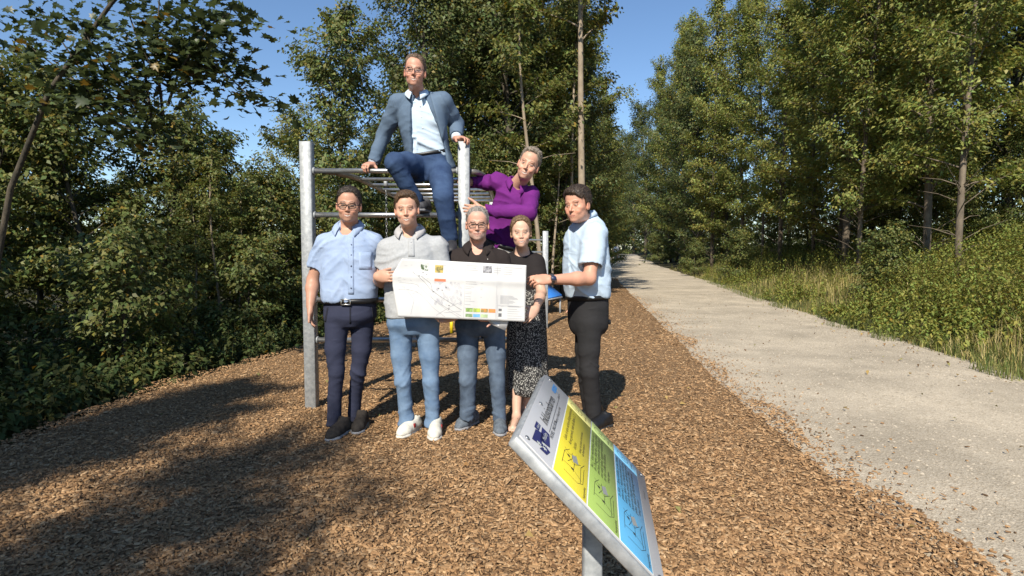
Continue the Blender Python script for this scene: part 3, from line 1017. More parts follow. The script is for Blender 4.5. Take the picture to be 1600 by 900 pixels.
def grow(seed, H, cb, R, nl, nleaf, leaf=.085, tr=.09, base=(.075, .105, .028), up=.55, wob_=.25, yel=.06, asp=.62, lean=(0, 0), prof=None, bare=0, barkmat='bark', flat=.5, tipleaf=.45):
    r = np.random.default_rng(seed)
    ts = np.linspace(0, 1, 12)
    ph = r.random(4) * 6.28
    path = np.stack([lean[0] * ts ** 1.4 * H + wob_ * (np.sin(ts * 4 + ph[0]) - math.sin(ph[0])) * ts, lean[1] * ts ** 1.4 * H + wob_ * (np.sin(ts * 3.3 + ph[1]) - math.sin(ph[1])) * ts, ts * H * .97], 1)
    b = MB()
    b.tube(path, tr * (1 - ts) ** .8 + .012, 8)
    tw, tdir, tlen, tcl = [], [], [], []
    for i in range(nl):
        u = (i + r.random()) / nl
        h = cb + (H * .97 - cb) * u
        p0 = np.array([np.interp(h, path[:, 2], path[:, k]) for k in range(3)])
        az = i * 2.39996 + r.normal(0, .35)
        pr = (math.sqrt(max(.02, 1 - ((u - .42) / .64) ** 2)) * .95 + .05) if prof is None else prof(u)
        ln = max(.25, R * pr * r.uniform(.72, 1.15))
        e = up * r.uniform(.4, 1.3) + .75 * u ** 2
        d = np.array([math.cos(az) * math.cos(e), math.sin(az) * math.cos(e), math.sin(e)])
        m = 6
        q = np.linspace(0, 1, m)
        pts = p0 + d * (q * ln)[:, None] + np.array([0, 0, -1]) * (.16 * ln * q ** 2)[:, None] + r.normal(0, .03 * ln, (m, 3)) * q[:, None]
        lr = max(.008, tr * .38 * (1 - u * .6) * min(1, ln / 1.6))
        b.tube(pts, lr * (1 - q * .85), 4, cap=False)
        nt = max(4, int(5 + ln * 4))
        for k in range(nt):
            qq = .22 + .78 * (k + r.random()) / nt
            c = np.array([np.interp(qq, q, pts[:, a]) for a in range(3)])
            sd = np.cross(d, [0, 0, 1.]); sd /= np.linalg.norm(sd) + 1e-9
            v = sd * r.choice([-1, 1]) * r.uniform(.4, 1) + d * r.uniform(.2, .9) + np.array([0, 0, r.normal(.12, .3)])
            v /= np.linalg.norm(v)
            L_ = r.uniform(.25, .6) * (.35 + .4 * ln) * (1.15 - .5 * qq)
            tw.append(c); tdir.append(v); tlen.append(L_); tcl.append(r.uniform(.75, 1.25))
            if r.random() < .5: b.tube([c, c + v * L_ * .6, c + v * L_], [.006, .004, .002], 3, cap=False)
    for k in range(bare):
        h = r.uniform(.25 * cb, cb * 1.05); az = r.random() * 6.28
        p0 = np.array([np.interp(h, path[:, 2], path[:, a]) for a in range(3)])
        d = np.array([math.cos(az), math.sin(az), r.uniform(.1, .9)]) * r.uniform(.3, 1.1)
        b.tube([p0, p0 + d * .5 + [0, 0, .05], p0 + d], [.012, .008, .003], 4, cap=False)
    F = [np.array(f) for f in (b.f3, b.f4) if f]
    trunk = mesh_np('trunk', np.concatenate(b.v), F, M[barkmat], True)
    tw, tdir, tlen, tcl = np.array(tw), np.array(tdir), np.array(tlen), np.array(tcl)
    w = (tlen + .1); w = w / w.sum()
    k = r.choice(len(tw), nleaf, p=w)
    s = r.random(nleaf) ** .7
    spread = .06 + .16 * tlen[k]
    off = r.normal(0, 1, (nleaf, 3)) * spread[:, None]; off[:, 2] *= flat
    C = tw[k] + tdir[k] * (s * tlen[k])[:, None] + off
    out = unit(C - np.array([0, 0, 0]) * 1.0 - np.stack([np.interp(C[:, 2], path[:, 2], path[:, 0]), np.interp(C[:, 2], path[:, 2], path[:, 1]), C[:, 2]], 1))
    Nn = unit(np.array([0, 0, .8]) + out * .45 + r.normal(0, .48, (nleaf, 3)))
    D = unit(out * .8 + tdir[k] * .5 + r.normal(0, .5, (nleaf, 3)) - np.array([0, 0, .35]))
    S = leaf * r.uniform(.6, 1.35, nleaf)
    Vv, Q = leaves(C, Nn, D, S, asp)
    cc = leafcol(r, nleaf, base, .28, yel, tcl[k])
    crown = mesh_np('crown', Vv, Q, M['leaf'], False, np.repeat(cc, 4, 0))
    return trunk, crown


def place_tree(proto, x, y, s=1.0, rz=0.0, label='', group=None, name='leafy_tree', sz=None, dz=0.0, tilt=(0, 0)):
    o = empty(name, (x, y, float(gz(x, y)) - .08 + dz), rz)
    o.rotation_euler = (tilt[0], tilt[1], rz)
    o.scale = (s, s, sz or s)
    for nm, me in zip(('trunk', 'crown'), proto):
        c = bpy.data.objects.new(nm, me); COL.objects.link(c); c.parent = o
    tag(o, label, 'tree', group)
    return o

G1, G2, G3 = (.124, .152, .046), (.144, .170, .048), (.102, .128, .044)
T = {}
T['maple'] = grow(1, 7.0, .7, 2.2, 44, 21000, .09, .075, G1, .7, .15)
T['bushy'] = grow(2, 5.2, .25, 2.1, 34, 15000, .095, .06, G1, .6, .2, yel=.1)
T['dense'] = grow(3, 11.0, 1.0, 2.7, 60, 28000, .10, .12, G3, .8, .3, flat=.8)
T['tall'] = grow(4, 13.5, 1.7, 2.3, 58, 23000, .105, .085, (.205, .235, .062), .85, .35, bare=12, yel=.07, flat=.85, barkmat='mid_bark')
T['slender'] = grow(5, 12.0, 2.0, 1.9, 46, 20000, .105, .055, (.21, .245, .066), .8, .45, asp=.42, bare=16, flat=.85, barkmat='mid_bark')
T['light'] = grow(6, 9.0, .8, 2.4, 44, 18000, .10, .09, (.21, .225, .056), .5, .25, yel=.12)
T['pole'] = grow(7, 12.5, 6.1, 2.2, 20, 6500, .12, .085, (.13, .145, .04), .75, .12, bare=0, barkmat='pale_bark', yel=.12)
T['whip'] = grow(8, 7.6, 3.6, 1.2, 16, 3600, .10, .05, G2, .7, .2, barkmat='pale_bark', bare=5)
T['shrub'] = grow(9, 2.0, .05, 1.1, 26, 5200, .08, .025, G1, .6, .1)

def row(key, pts, label, group, name='leafy_tree', seed=0, smin=.85, smax=1.15):
    r = random.Random(seed)
    for (x, y) in pts:
        s = r.uniform(smin, smax)
        place_tree(T[key], x, y, s, r.random() * 6.28, label, group, name)

ORD = 'first second third fourth fifth sixth seventh eighth ninth tenth eleventh twelfth thirteenth fourteenth fifteenth sixteenth seventeenth eighteenth nineteenth twentieth twenty-first twenty-second twenty-third twenty-fourth twenty-fifth'.split()
def rank(lst, i): return ORD[sorted(range(len(lst)), key=lambda k: lst[k][0]).index(i)]
def X(px, y): return (px - 800) / FPX * y
# left of the chip bed: young trees, lower on the far left
place_tree(T['maple'], X(540, 12.0), 12.0, .90, .4, 'pointed young maple with a narrow top standing highest behind the left steel post', None, 'maple_tree')
place_tree(T['light'], X(462, 15.5), 15.5, .62, 2.1, 'round crowned light green tree just left of the pointed maple', None, 'leafy_tree')
place_tree(T['bushy'], X(330, 11.5), 11.5, .78, 1.0, 'low bushy tree in front of the gap of blue sky on the left', None, 'bushy_tree')
place_tree(T['bushy'], X(245, 10.2), 10.2, .80, 3.0, 'bushy tree with yellowing leaves at the far left behind the maple branch', None, 'bushy_tree')
LST = [(150, 9.5, .85, 'bushy'), (60, 10.5, .85, 'bushy'), (-40, 9.0, .9, 'bushy'), (400, 13, .66, 'bushy'), (440, 10.4, .58, 'bushy'), (300, 15, .52, 'maple'), (200, 14.5, .52, 'maple'), (100, 14, .55, 'light'),
       (385, 17.5, .42, 'light'), (0, 14, .55, 'light'), (598, 17, .50, 'dense'), (520, 18.5, .46, 'dense'), (270, 19, .42, 'dense'), (-90, 12, .75, 'light')]
for i, (px, y, s, k) in enumerate(LST):
    place_tree(T[k], X(px, y), y, s, i * 1.7, rank(LST, i) + ' young leafy tree from the left in the thicket left of the chip bed', 'trees in the thicket on the left')
# the dark dense group in the middle
LST = [(668, 15.0, .88, 'dense'), (735, 17.0, 1.1, 'dense'), (800, 15.5, 1.0, 'dense'), (700, 20, 1.1, 'dense'), (770, 21, 1.15, 'dense'), (860, 19.0, 1.05, 'dense'), (648, 19, .72, 'dense'),
                                   (905, 23.0, 1.1, 'tall'), (830, 24, 1.2, 'dense'), (880, 17.0, .72, 'dense')]
for i, (px, y, s, k) in enumerate(LST):
    place_tree(T[k], X(px, y), y, s, i * 2.3 + .5, rank(LST, i) + ' tall dark tree from the left in the dense group behind the climbing frame', 'dense trees behind the climbing frame')
LST = [(620, 13.2, .62), (700, 13.4, .72), (770, 13.8, .7), (830, 16, .85), (905, 21, .95)]
for i, (px, y, s) in enumerate(LST):
    place_tree(T['bushy'], X(px, y), y, s, i * 1.3, rank(LST, i) + ' low bushy tree from the left at the foot of the dense group', 'bushes under the dense trees')
place_tree(T['pole'], X(911, 14.2), 14.2, 1.05, .6, 'tree with the thickest pale bare trunk rising above the man in blue on the right', None, 'pale_trunk_tree', tilt=(0, -.012))
place_tree(T['whip'], X(894, 15.5), 15.5, 1.0, 1.9, 'thinner pale trunk close beside the thickest pale trunk', None, 'pale_trunk_tree')
place_tree(T['whip'], X(849, 13.2), 13.2, .98, 0.2, 'slim pale leaning trunk behind the man in the purple shirt', None, 'pale_trunk_tree', tilt=(0, -.045))
place_tree(T['whip'], X(862, 14.6), 14.6, .62, 3.2, 'short thin pale trunk behind the second apparatus', None, 'pale_trunk_tree')
for i, (px, y, s, lab) in enumerate([(346, 9.4, .46, 'thin pale stem in the dark thicket nearest the left steel post'), (372, 10.0, .40, 'second thin pale stem in the dark left thicket'), (300, 9.2, .38, 'short thin pale stem under the yellowing bush at the left')]):
    place_tree(T['whip'], X(px, y), y, s, i * 2.0 + 1, lab, None, 'sapling')
# along the far path
LST = [(915, 29, .9, 'bushy'), (933, 37, 1.05, 'bushy'), (944, 47, 1.2, 'bushy'), (905, 33, .95, 'light'), (925, 40, 1.05, 'dense'), (940, 52, 1.2, 'tall'), (948, 68, 1.4, 'dense'), (952, 88, 1.5, 'dense'), (958, 112, 1.7, 'dense'), (975, 118, 1.7, 'dense'), (990, 100, 1.8, 'dense'),
       (1008, 78, 1.75, 'dense'), (1028, 64, 1.55, 'tall'), (1046, 54, 1.6, 'dense'), (1070, 46, 1.4, 'tall'), (1092, 40, 1.45, 'dense'), (1112, 36, 1.25, 'tall'), (1064, 62, 1.75, 'tall'), (1082, 44, .85, 'bushy'), (1058, 52, .95, 'bushy'), (1036, 63, 1.1, 'bushy'), (1016, 80, 1.3, 'bushy')]
for i, (px, y, s, k) in enumerate(LST):
    place_tree(T[k], X(px, y), y, s, i * 1.1, rank(LST, i) + ' sunlit tree from the left beside the far end of the gravel path', 'trees along the far path')
# the wood right of the path: rows behind the weed bank
rr_ = random.Random(12)
pts_r = []
for j, (o0, ys) in enumerate(((3.4, (12.5, 14.2, 16, 18, 20, 22.3, 25, 28, 31.5, 35.5)), (6.6, (13.5, 16.5, 19.5, 22.5, 26, 30, 34)), (11.0, (16, 20, 24, 28, 33)))):
    for n_, y in enumerate(ys):
        x = float(er(y)) + o0 + rr_.uniform(-.7, .7)
        k = ('slender', 'tall', 'slender', 'tall', 'light')[(n_ + j) % 5] if j == 0 else (('tall', 'dense', 'slender')[n_ % 3] if j == 1 else 'dense')
        pts_r.append((800 + x / y * FPX, y, rr_.uniform(.95, 1.15) * (1.0 if j == 0 else 1.12), k))
for i, (px, y, s, k) in enumerate(pts_r):
    same = [q for q in pts_r if q[3] == k]
    lab = rank(same, same.index((px, y, s, k))) + {'tall': ' tall light green tree from the left in the wood right of the path', 'slender': ' slender thin trunked tree from the left in the wood right of the path',
           'dense': ' dark full crowned tree from the left deep in the right wood', 'light': ' yellowish bushy tree from the left at the edge of the right wood'}[k]
    place_tree(T[k], X(px, y), y, s, i * 1.9, lab, 'trees of the wood on the right: ' + k)
for i, (y, o0, s) in enumerate([(38, 3.0, .8), (32, 4.6, .7), (27, 4.8, .75), (23.5, 5.0, .6), (20.8, 5.2, .65), (18.8, 5.0, .55), (17, 5.4, .6), (15.2, 5.2, .55), (13.4, 5.4, .6)]):
    place_tree(T['bushy'], float(er(y)) + o0, y, s, i * 2.7, ORD[i] + ' bushy sapling from the left under the trees right of the path', 'saplings under the right wood')
# trees behind the photographer, left: they throw the dappled shade over the chips
for i, (x, y, s, k) in enumerate([(-3.7, -4.4, .68, 'dense'), (-5.9, -4.3, .82, 'dense'), (-8.8, -2.2, .85, 'light'), (-8.3, -3.0, 1.05, 'dense'), (-10.6, -1.6, 1.1, 'dense'), (-13, -.4, 1.1, 'dense'), (-10.2, -5.4, 1.2, 'dense'), (-7.2, -.9, .68, 'dense'), (-10.5, 2.0, .8, 'light'), (-8.9, .6, .7, 'dense'), (-5.7, -2.9, .42, 'dense'), (-4.9, -1.0, .56, 'dense')]):
    place_tree(T[k], x, y, s, i * 1.3, 'shade tree standing behind the photographer on the left', 'trees behind the photographer')

# far woods: reads as one mass
def far_woods():
    r = np.random.default_rng(21)
    C, S = [], []
    for k in range(510):
        px = r.uniform(-250, 1850) if k < 330 else (r.uniform(925, 1015) if k < 380 else r.uniform(1040, 1750))
        y = r.uniform(44, 75)
        if k >= 460: px, y = r.uniform(1005, 1150), r.uniform(85, 125)
        if 330 <= k < 380: px, y = r.uniform(940, 1012), r.uniform(125, 150)
        elif float(el(y)) - 3.5 < X(px, y) < float(er(y)) + 3.5: continue
        h = r.uniform(5.5, 8.0) * (y / 50) ** .8 * (1.0 if not 250 < px < 420 else .75) * (.6 if k >= 380 else 1)
        n = 132
        c = r.normal(0, 1, (n, 3)) * np.array([1.5 + .02 * y, 1.5, 0]) + np.array([X(px, y), y, 0]); c[:, 2] = h * r.random(n) ** 1.25
        C.append(c); S.append(r.uniform(.24, .42, n) * (1.7 if y > 100 else 1))
    C, S = np.concatenate(C), np.concatenate(S)
    n = len(C)
    C[:, 2] = np.maximum(C[:, 2], .1) + gz(C[:, 0], C[:, 1])
    V_, Q = leaves(C, unit(np.array([0, -.2, .7]) + r.normal(0, .6, (n, 3))), r.normal(0, 1, (n, 3)), S, .7)
    tag(obj('far_woods', mesh_np('far_woods', V_, Q, M['leaf'], False, np.repeat(leafcol(r, n, G3, .3), 4, 0))), 'far mass of green woodland closing the view behind the trees', 'woods', kind='stuff')
far_woods()


# ------------------------------------------------------------------ weeds, grass, undergrowth
def weeds(name, pos, hts, seed, nl=18, leaf=.075, base=(.10, .14, .035), label='', yel=.05, asp=.5):
    r = np.random.default_rng(seed)
    n = len(pos)
    k = np.repeat(np.arange(n), nl)
    t = np.tile(np.linspace(.12, 1, nl), n)
    az = r.random(n * nl) * 6.28
    lean = r.normal(0, .12, (n, 2))
    h = hts[k] * t
    out = np.stack([np.cos(az), np.sin(az), 0 * az], 1)
    S = leaf * r.uniform(.7, 1.3, n * nl) * (1.25 - .55 * t)
    C = pos[k] + np.stack([lean[k, 0] * h, lean[k, 1] * h, h], 1) + out * S[:, None] * .55
    V_, Q = leaves(C, unit(np.array([0, 0, 1]) + out * .35 + r.normal(0, .3, (n * nl, 3))), out - np.array([0, 0, .35]), S, asp)
    cl = (.75 + .5 * r.random(n))[k]
    cc = np.repeat(leafcol(r, n * nl, base, .22, yel, cl), 4, 0)
    # stems as thin three-sided spikes
    b0 = pos; tp = pos + np.stack([lean[:, 0] * hts, lean[:, 1] * hts, hts], 1)
    w = .004
    SV = np.stack([b0 + [w, 0, 0], b0 + [-w * .5, w * .87, 0], b0 + [-w * .5, -w * .87, 0], tp], 1).reshape(-1, 3)
    i0 = (np.arange(n) * 4)[:, None] + len(V_)
    T3 = np.concatenate([i0 + np.array([[0, 1, 3]]), i0 + np.array([[1, 2, 3]]), i0 + np.array([[2, 0, 3]])])
    cc = np.concatenate([cc, np.repeat(np.array([[.11, .10, .035]]), n * 4, 0)])
    return tag(obj(name, mesh_np(name, np.concatenate([V_, SV]), [Q, T3], M['weed'], False, cc)), label, 'weeds', kind='stuff')


def grass(name, pos, hts, seed, base, label, wid=.004, cat='grass', bend=.35):
    r = np.random.default_rng(seed)
    n = len(pos)
    az = r.random(n) * 6.28
    d = np.stack([np.cos(az), np.sin(az), 0 * az], 1)
    s = np.stack([-np.sin(az), np.cos(az), 0 * az], 1) * wid * r.uniform(.7, 1.6, n)[:, None]
    be = (r.random(n) * bend * hts)[:, None]
    m = pos + d * be * .3 + np.stack([0 * hts, 0 * hts, hts * .6], 1)
    t = pos + d * be + np.stack([0 * hts, 0 * hts, hts * (1 - .25 * r.random(n))], 1)
    V_ = np.stack([pos - s, pos + s, m + s * .8, m - s * .8, t], 1).reshape(-1, 3)
    i0 = (np.arange(n) * 5)[:, None]
    cc = np.asarray(base)[r.integers(0, len(base), n)] * r.uniform(.7, 1.25, n)[:, None]
    return tag(obj(name, mesh_np(name, V_, [i0 + np.array([[0, 1, 2, 3]]), i0 + np.array([[3, 2, 4]])], M['straw'], False, np.repeat(cc, 5, 0))), label, cat, kind='stuff')


def bank_pos(n, seed, t0, t1, y0=3.5, y1=45, bias=1.0):
    r = np.random.default_rng(seed)
    y = y0 * (y1 / y0) ** r.random(n)
    t = t0 + (t1 - t0) * r.random(n) ** bias
    x = er(y) + t * (1 + y * .01)
    return np.stack([x, y, gz(x, y) - .02], 1), t
p_, t_ = bank_pos(7000, 31, .15, 6.0, bias=.9)
k = (t_ > 1.9) | (vnoise(p_ * np.array([.7, .45, 0]) + 3) < .53) | (np.random.default_rng(8).random(len(p_)) < .12)
p_, t_ = p_[k], t_[k]
hh = (.35 + .75 * sstep(.2, 2.2, t_)) * (.65 + .6 * vnoise(p_ * np.array([.9, .9, 0]))) 
weeds('nettles', p_, hh, 32, 20, .08, (.205, .235, .055), 'bank of waist high green nettles and weeds along the right path edge', .04)
p_, t_ = bank_pos(26000, 33, .1, 3.6, bias=1.0)
k = vnoise(p_ * np.array([.7, .45, 0]) + 3) > .44
p_, t_ = p_[k], t_[k]
hh = (.14 + .5 * sstep(.1, 1.8, t_)) * np.random.default_rng(2).uniform(.6, 1.25, len(p_))
grass('dry_grass', p_, hh, 34, [(.55, .45, .18), (.46, .39, .13), (.26, .28, .07), (.60, .49, .24), (.22, .25, .07)], 'tall straw coloured grass tufts on the bank right of the path', .0035, bend=.9)
p_, t_ = bank_pos(13000, 35, -.12, 1.0, 3.2, 30, 1.3)
p_ = p_[(vnoise(p_ * np.array([1.6, 1.6, 0])) + .35 * (t_ > .12) > .5)]
grass('verge_grass', p_, np.random.default_rng(4).uniform(.05, .22, len(p_)), 36, [(.10, .14, .04), (.14, .17, .05), (.22, .22, .08)], 'short green grass fringe at the edge of the gravel path', .003, bend=.8)
# left undergrowth
r_ = np.random.default_rng(41)
y_ = 2.2 * (26 / 2.2) ** r_.random(3000)
x_ = el(y_) - .15 - 5.5 * r_.random(3000) ** 1.2
p_ = np.stack([x_, y_, gz(x_, y_) - .03], 1)
weeds('undergrowth', p_, (.25 + .55 * sstep(0, 1.6, el(y_) - x_)) * r_.uniform(.6, 1.3, 3000), 42, 18, .085, (.065, .09, .03), 'dark green undergrowth at the shaded left edge of the chip bed', .02, .6)
y_ = r_.uniform(13, 34, 950); x_ = el(y_) - .2 - r_.random(950) * 4
p_ = np.stack([x_, y_, gz(x_, y_) - .03], 1)
weeds('hedge_weeds', p_, r_.uniform(.5, 1.3, 950), 43, 18, .1, (.08, .11, .03), 'leafy weeds at the back edge of the chip bed behind the apparatus', .03, .6)
LST = [(-4.3, 6.3, .75), (-5.2, 7.6, .95), (-4.2, 9.0, .8), (-3.9, 11.0, .9), (-6.2, 6.0, 1.0), (-3.4, 12.6, 1.0), (-7.4, 7.2, 1.1), (-5.4, 4.4, .6), (-5.0, 10.2, 1.1), (-2.6, 14.2, 1.0), (-1.4, 16.6, 1.1)]
for i, (x, y, s) in enumerate(LST):
    o = place_tree(T['shrub'], x, y, s, i * 1.1, rank([(q[0] / q[1],) for q in LST], i) + ' low dark shrub from the left in the shaded undergrowth left of the chip bed', 'shrubs in the left undergrowth', 'shrub')
    o['category'] = 'shrub'
for i, (x, y, s, lab) in enumerate([(X(1150, 26), 26, 1.0, 'rounded green shrub at the wood edge above the dry grass'), (X(1085, 33), 33, .9, 'low shrub where the bank meets the far path'),
                                    (X(1030, 52), 52, 1.2, 'dark shrub beside the narrow end of the path'), (X(1375, 12.6), 12.6, .75, 'leafy shrub standing tallest in the nettles on the right')]):
    o = place_tree(T['shrub'], x, y, s, i * 2.1, lab, None, 'shrub'); o['category'] = 'shrub'

# ------------------------------------------------------------------ near maple branch, upper left
def maple_tree():
    r = np.random.default_rng(77)
    root = empty('maple_tree', (-4.9, 5.3, float(gz(-4.9, 5.3)) - .05))
    b = MB()
    base = np.array([-4.9, 5.3, float(gz(-4.9, 5.3)) - .05])
    trunk = np.array([base, base + [.15, -.1, 1.2], base + [.5, -.2, 2.3], base + [1.0, -.35, 3.1], base + [1.65, -.5, 3.75], base + [2.2, -.6, 4.2]])
    b.tube(trunk, [.032, .028, .024, .02, .016, .01], 8)
    ends = []
    spec = [(P(285, 120, 4.9), P(390, 150, 4.8)), (P(262, 165, 4.95), P(330, 40, 4.6)), (P(270, 140, 4.9), P(215, 60, 4.7)), (P(285, 120, 4.9), P(360, 20, 4.5)), (P(245, 200, 5.0), P(150, 90, 5.0)), (P(235, 215, 5.0), P(90, 130, 5.1)),
            (P(240, 205, 5.0), P(205, 175, 4.6)), (P(255, 180, 5.0), P(120, 30, 4.8)), (P(255, 180, 5.0), P(250, -20, 4.7)), (P(285, 120, 4.9), P(300, 95, 5.4)), (P(230, 220, 5.0), P(30, 60, 5.2)), (P(240, 210, 5.0), P(180, -40, 5.3)), (P(285, 120, 4.9), P(345, 95, 5.0)),
            (P(232, 225, 5.0), P(60, 10, 5.6)), (P(270, 140, 4.9), P(285, 60, 5.2))]
    for a, e in spec:
        m = lerp(a, e, .5) + r.normal(0, .06, 3)
        pts = np.array([a, lerp(a, m, .6), m, lerp(m, e, .6), e])
        b.tube(pts, [.014, .011, .009, .006, .003], 5, cap=False)
        ends.append(pts)
    b.build('trunk', M['bark'], root, smooth=True)
    # lobed leaves
    an = np.linspace(-math.pi, math.pi, 16)[:-1]
    outline = [(0, -.5), (.10, -.42), (.34, -.44), (.26, -.26), (.52, -.08), (.30, .02), (.34, .26), (.14, .18), (0, .52), (-.14, .18), (-.34, .26), (-.30, .02), (-.52, -.08), (-.26, -.26), (-.34, -.44), (-.10, -.42)]
    O = np.array(outline)
    n_per = 150
    Vs, Fs, cs, k = [], [], [], 0
    for pts in ends:
        for q in range(n_per):
            t = .25 + .8 * r.random() ** .8
            c = np.array([np.interp(t, np.linspace(0, 1, 5), pts[:, a]) for a in range(3)]) + r.normal(0, 1, 3) * np.array([.16, .16, .10])
            nv = nrm(np.array([0, -.12, 1]) + r.normal(0, .42, 3)); dv = r.normal(0, 1, 3) + np.array([.3, 0, -.5]); dv = nrm(dv - nv * (dv @ nv)); sv = np.cross(nv, dv)
            s = r.uniform(.055, .115)
            L = c + s * (O[:, :1] * sv + O[:, 1:] * dv) + nv * (s * (np.abs(O[:, :1]) * .25 - O[:, 1:] ** 2 * .3))
            Vs.append(L); Vs.append(c[None] - dv * s * .1)
            i0 = k * 17
            Fs.append([[i0 + j, i0 + (j + 1) % 16, i0 + 16] for j in range(16)])
            cs.append(np.repeat((np.array([.055, .075, .028]) * r.uniform(.7, 1.3))[None], 17, 0) if r.random() > .04 else np.repeat(np.array([[.19, .13, .03]]), 17, 0))
            k += 1
    obj('crown', mesh_np('crown', np.concatenate(Vs), np.concatenate([np.array(f) for f in Fs]), M['near_leaf'], False, np.concatenate(cs)), root)
    tag(root, 'overhanging maple branch with large dark lobed leaves at the upper left', 'tree')
maple_tree()

# dry leaves blown onto the path and the chips
def litter():
    r = np.random.default_rng(91)
    n = 420
    y = 2.4 * (22 / 2.4) ** r.random(n)
    x = np.where(r.random(n) < .6, er(y) - r.exponential(.35, n), el(y) + (er(y) - el(y)) * r.random(n))
    C = np.stack([x, y, gz(x, y) + .028], 1)
    V_, Q = leaves(C, unit(np.array([0, 0, 1]) + r.normal(0, .35, (n, 3))), r.normal(0, 1, (n, 3)), r.uniform(.025, .06, n), .6, .4, .3)
    cc = np.array([(.24, .13, .05), (.32, .22, .08), (.16, .10, .05), (.22, .20, .07)])[r.integers(0, 4, n)]
    tag(obj('fallen_leaves', mesh_np('fallen_leaves', V_, Q, M['leaf_litter'], False, np.repeat(cc, 4, 0))), 'scattered dry fallen leaves on the path and wood chips', 'leaves', kind='stuff')
litter()
# ------------------------------------------------------------------ climbing frame
def Pz(px, py, z):
    """photo pixel on the horizontal plane z"""
    a = P(px, py, 1.0) - np.array([0, 0, CAMH])
    return np.array([0, 0, CAMH]) + a * ((z - CAMH) / a[2])

FY = 4.86
PLx, PRx = P(488, 640, FY)[0], P(727, 640, FY)[0]
ZT = P(484, 222, FY)[2]
ZB = [P(600, y, FY)[2] for y in (267, 336, 468, 531)]
fr = empty('climbing_frame', ((PLx + PRx) / 2, FY, 0))
def post(x, y, top, w=.047, parent=fr, name='post'):
    b = MB()
    b.bbox((x, y, top / 2 - .1), (w, w, top / 2 + .1), .004)
    o = b.build(name, M['steel'], parent)
    for k, z in enumerate((ZB[2] + .05, ZB[2] - .22, ZB[3] + .05, ZB[3] - .06)):
        if parent is fr and x < -1.4 and y < 5.5:
            c = MB(); c.tube([(x + w - .001, y - .012, z), (x + w + .006, y - .012, z)], .011, 10); c.build('bolt', M['chain'], o)
    return o
post(PLx, FY, ZT); post(PRx, FY, ZT)
for i, z in enumerate(ZB):
    b = MB(); b.tube([(PLx + .05, FY, z), (PRx - .05, FY, z)], .021, 12); b.build('bar', M['bar'], fr, smooth=True)
    for x, s in ((PLx + .052, 1), (PRx - .052, -1)):
        c = MB(); c.tube([(x, FY, z), (x + s * .012, FY, z)], .032, 12); c.build('flange', M['steel'], fr)
RX0, RX1, RY1 = -1.42, -.24, 8.0
zr = ZB[0]
for x0, x in ((PLx + .12, RX0), (PRx + .05, RX1)):
    s = 1 if x > -1 else -1
    pts = [(x0, FY + .03, zr), (x0 + (x - x0) * .5, FY + .10, zr), (x0 + (x - x0) * .9, FY + .26, zr - .005), (x, FY + .5, zr), (x, 6.4, zr), (x, RY1, zr)]
    b = MB(); b.tube(pts, .024, 10); b.build('side_rail', M['dark_rail'], fr, smooth=True)
for y in (5.42, 5.86, 6.3, 6.74, 7.18, 7.62):
    b = MB(); b.tube([(RX0, y, zr), (RX1, y, zr)], .017, 10); b.build('rung', M['bar'], fr, smooth=True)
for x in (RX0 + .02, RX1 - .02):
    post(x, RY1, zr + .02, .05)
tag(fr, 'galvanised steel climbing frame with overhead ladder behind the group', 'climbing frame')

def hanging(x, y, z0, z1, label):
    o = empty('hanging_grip', (x, y, z1))
    b = MB()
    n = int((z0 - z1) / .034)
    for k in range(n):
        z = z0 - .017 - k * .034
        a = (1, 0) if k % 2 else (0, 1)
        b.tube([(x + a[0] * .009 * math.cos(t), y + a[1] * .009 * math.cos(t), z + .022 * math.sin(t)) for t in np.linspace(0, 2 * math.pi, 9)[:-1]], .003, 4, closed=True)
    b.build('chain', M['chain'], o, smooth=True)
    b = MB(); b.tube([(x, y, z1 + .02), (x, y, z1 - .13)], [.017, .017], 10); b.build('handle', M['yellow_grip'], o, smooth=True)
    b = MB(); b.bbox((x, y, z0 + .0), (.016, .03, .028), .004); b.build('clamp', M['steel'], o)
    tag(o, label, 'grip', 'chain grips under the overhead ladder')
hanging(P(605, 280, 5.7)[0], 5.64, zr - .01, P(597, 448, 5.64)[2], 'yellow grip on the chain left of the seated man above')
hanging(P(705, 280, 5.7)[0], 5.64, zr - .01, P(690, 500, 5.64)[2], 'yellow grip on the chain nearer the right steel post')

# second apparatus
ap = empty('pull_up_frame', (.45, 10.0, 0))
xa = P(852, 400, 10.0)[0]; za = P(852, 361, 10)[2]
for x in (xa, xa - 1.25):
    b = MB(); b.bbox((x, 10, za / 2 - .1), (.048, .048, za / 2 + .1), .006); b.build('post', M['steel'], ap)
for z in (P(852, 375, 10)[2], P(852, 394, 10)[2], .35):
    b = MB(); b.tube([(xa, 10, z), (xa - 1.25, 10, z)], .019, 10); b.build('bar', M['bar'], ap, smooth=True)
tag(ap, 'lower steel frame with two bars farther back beside the woman', 'exercise frame')

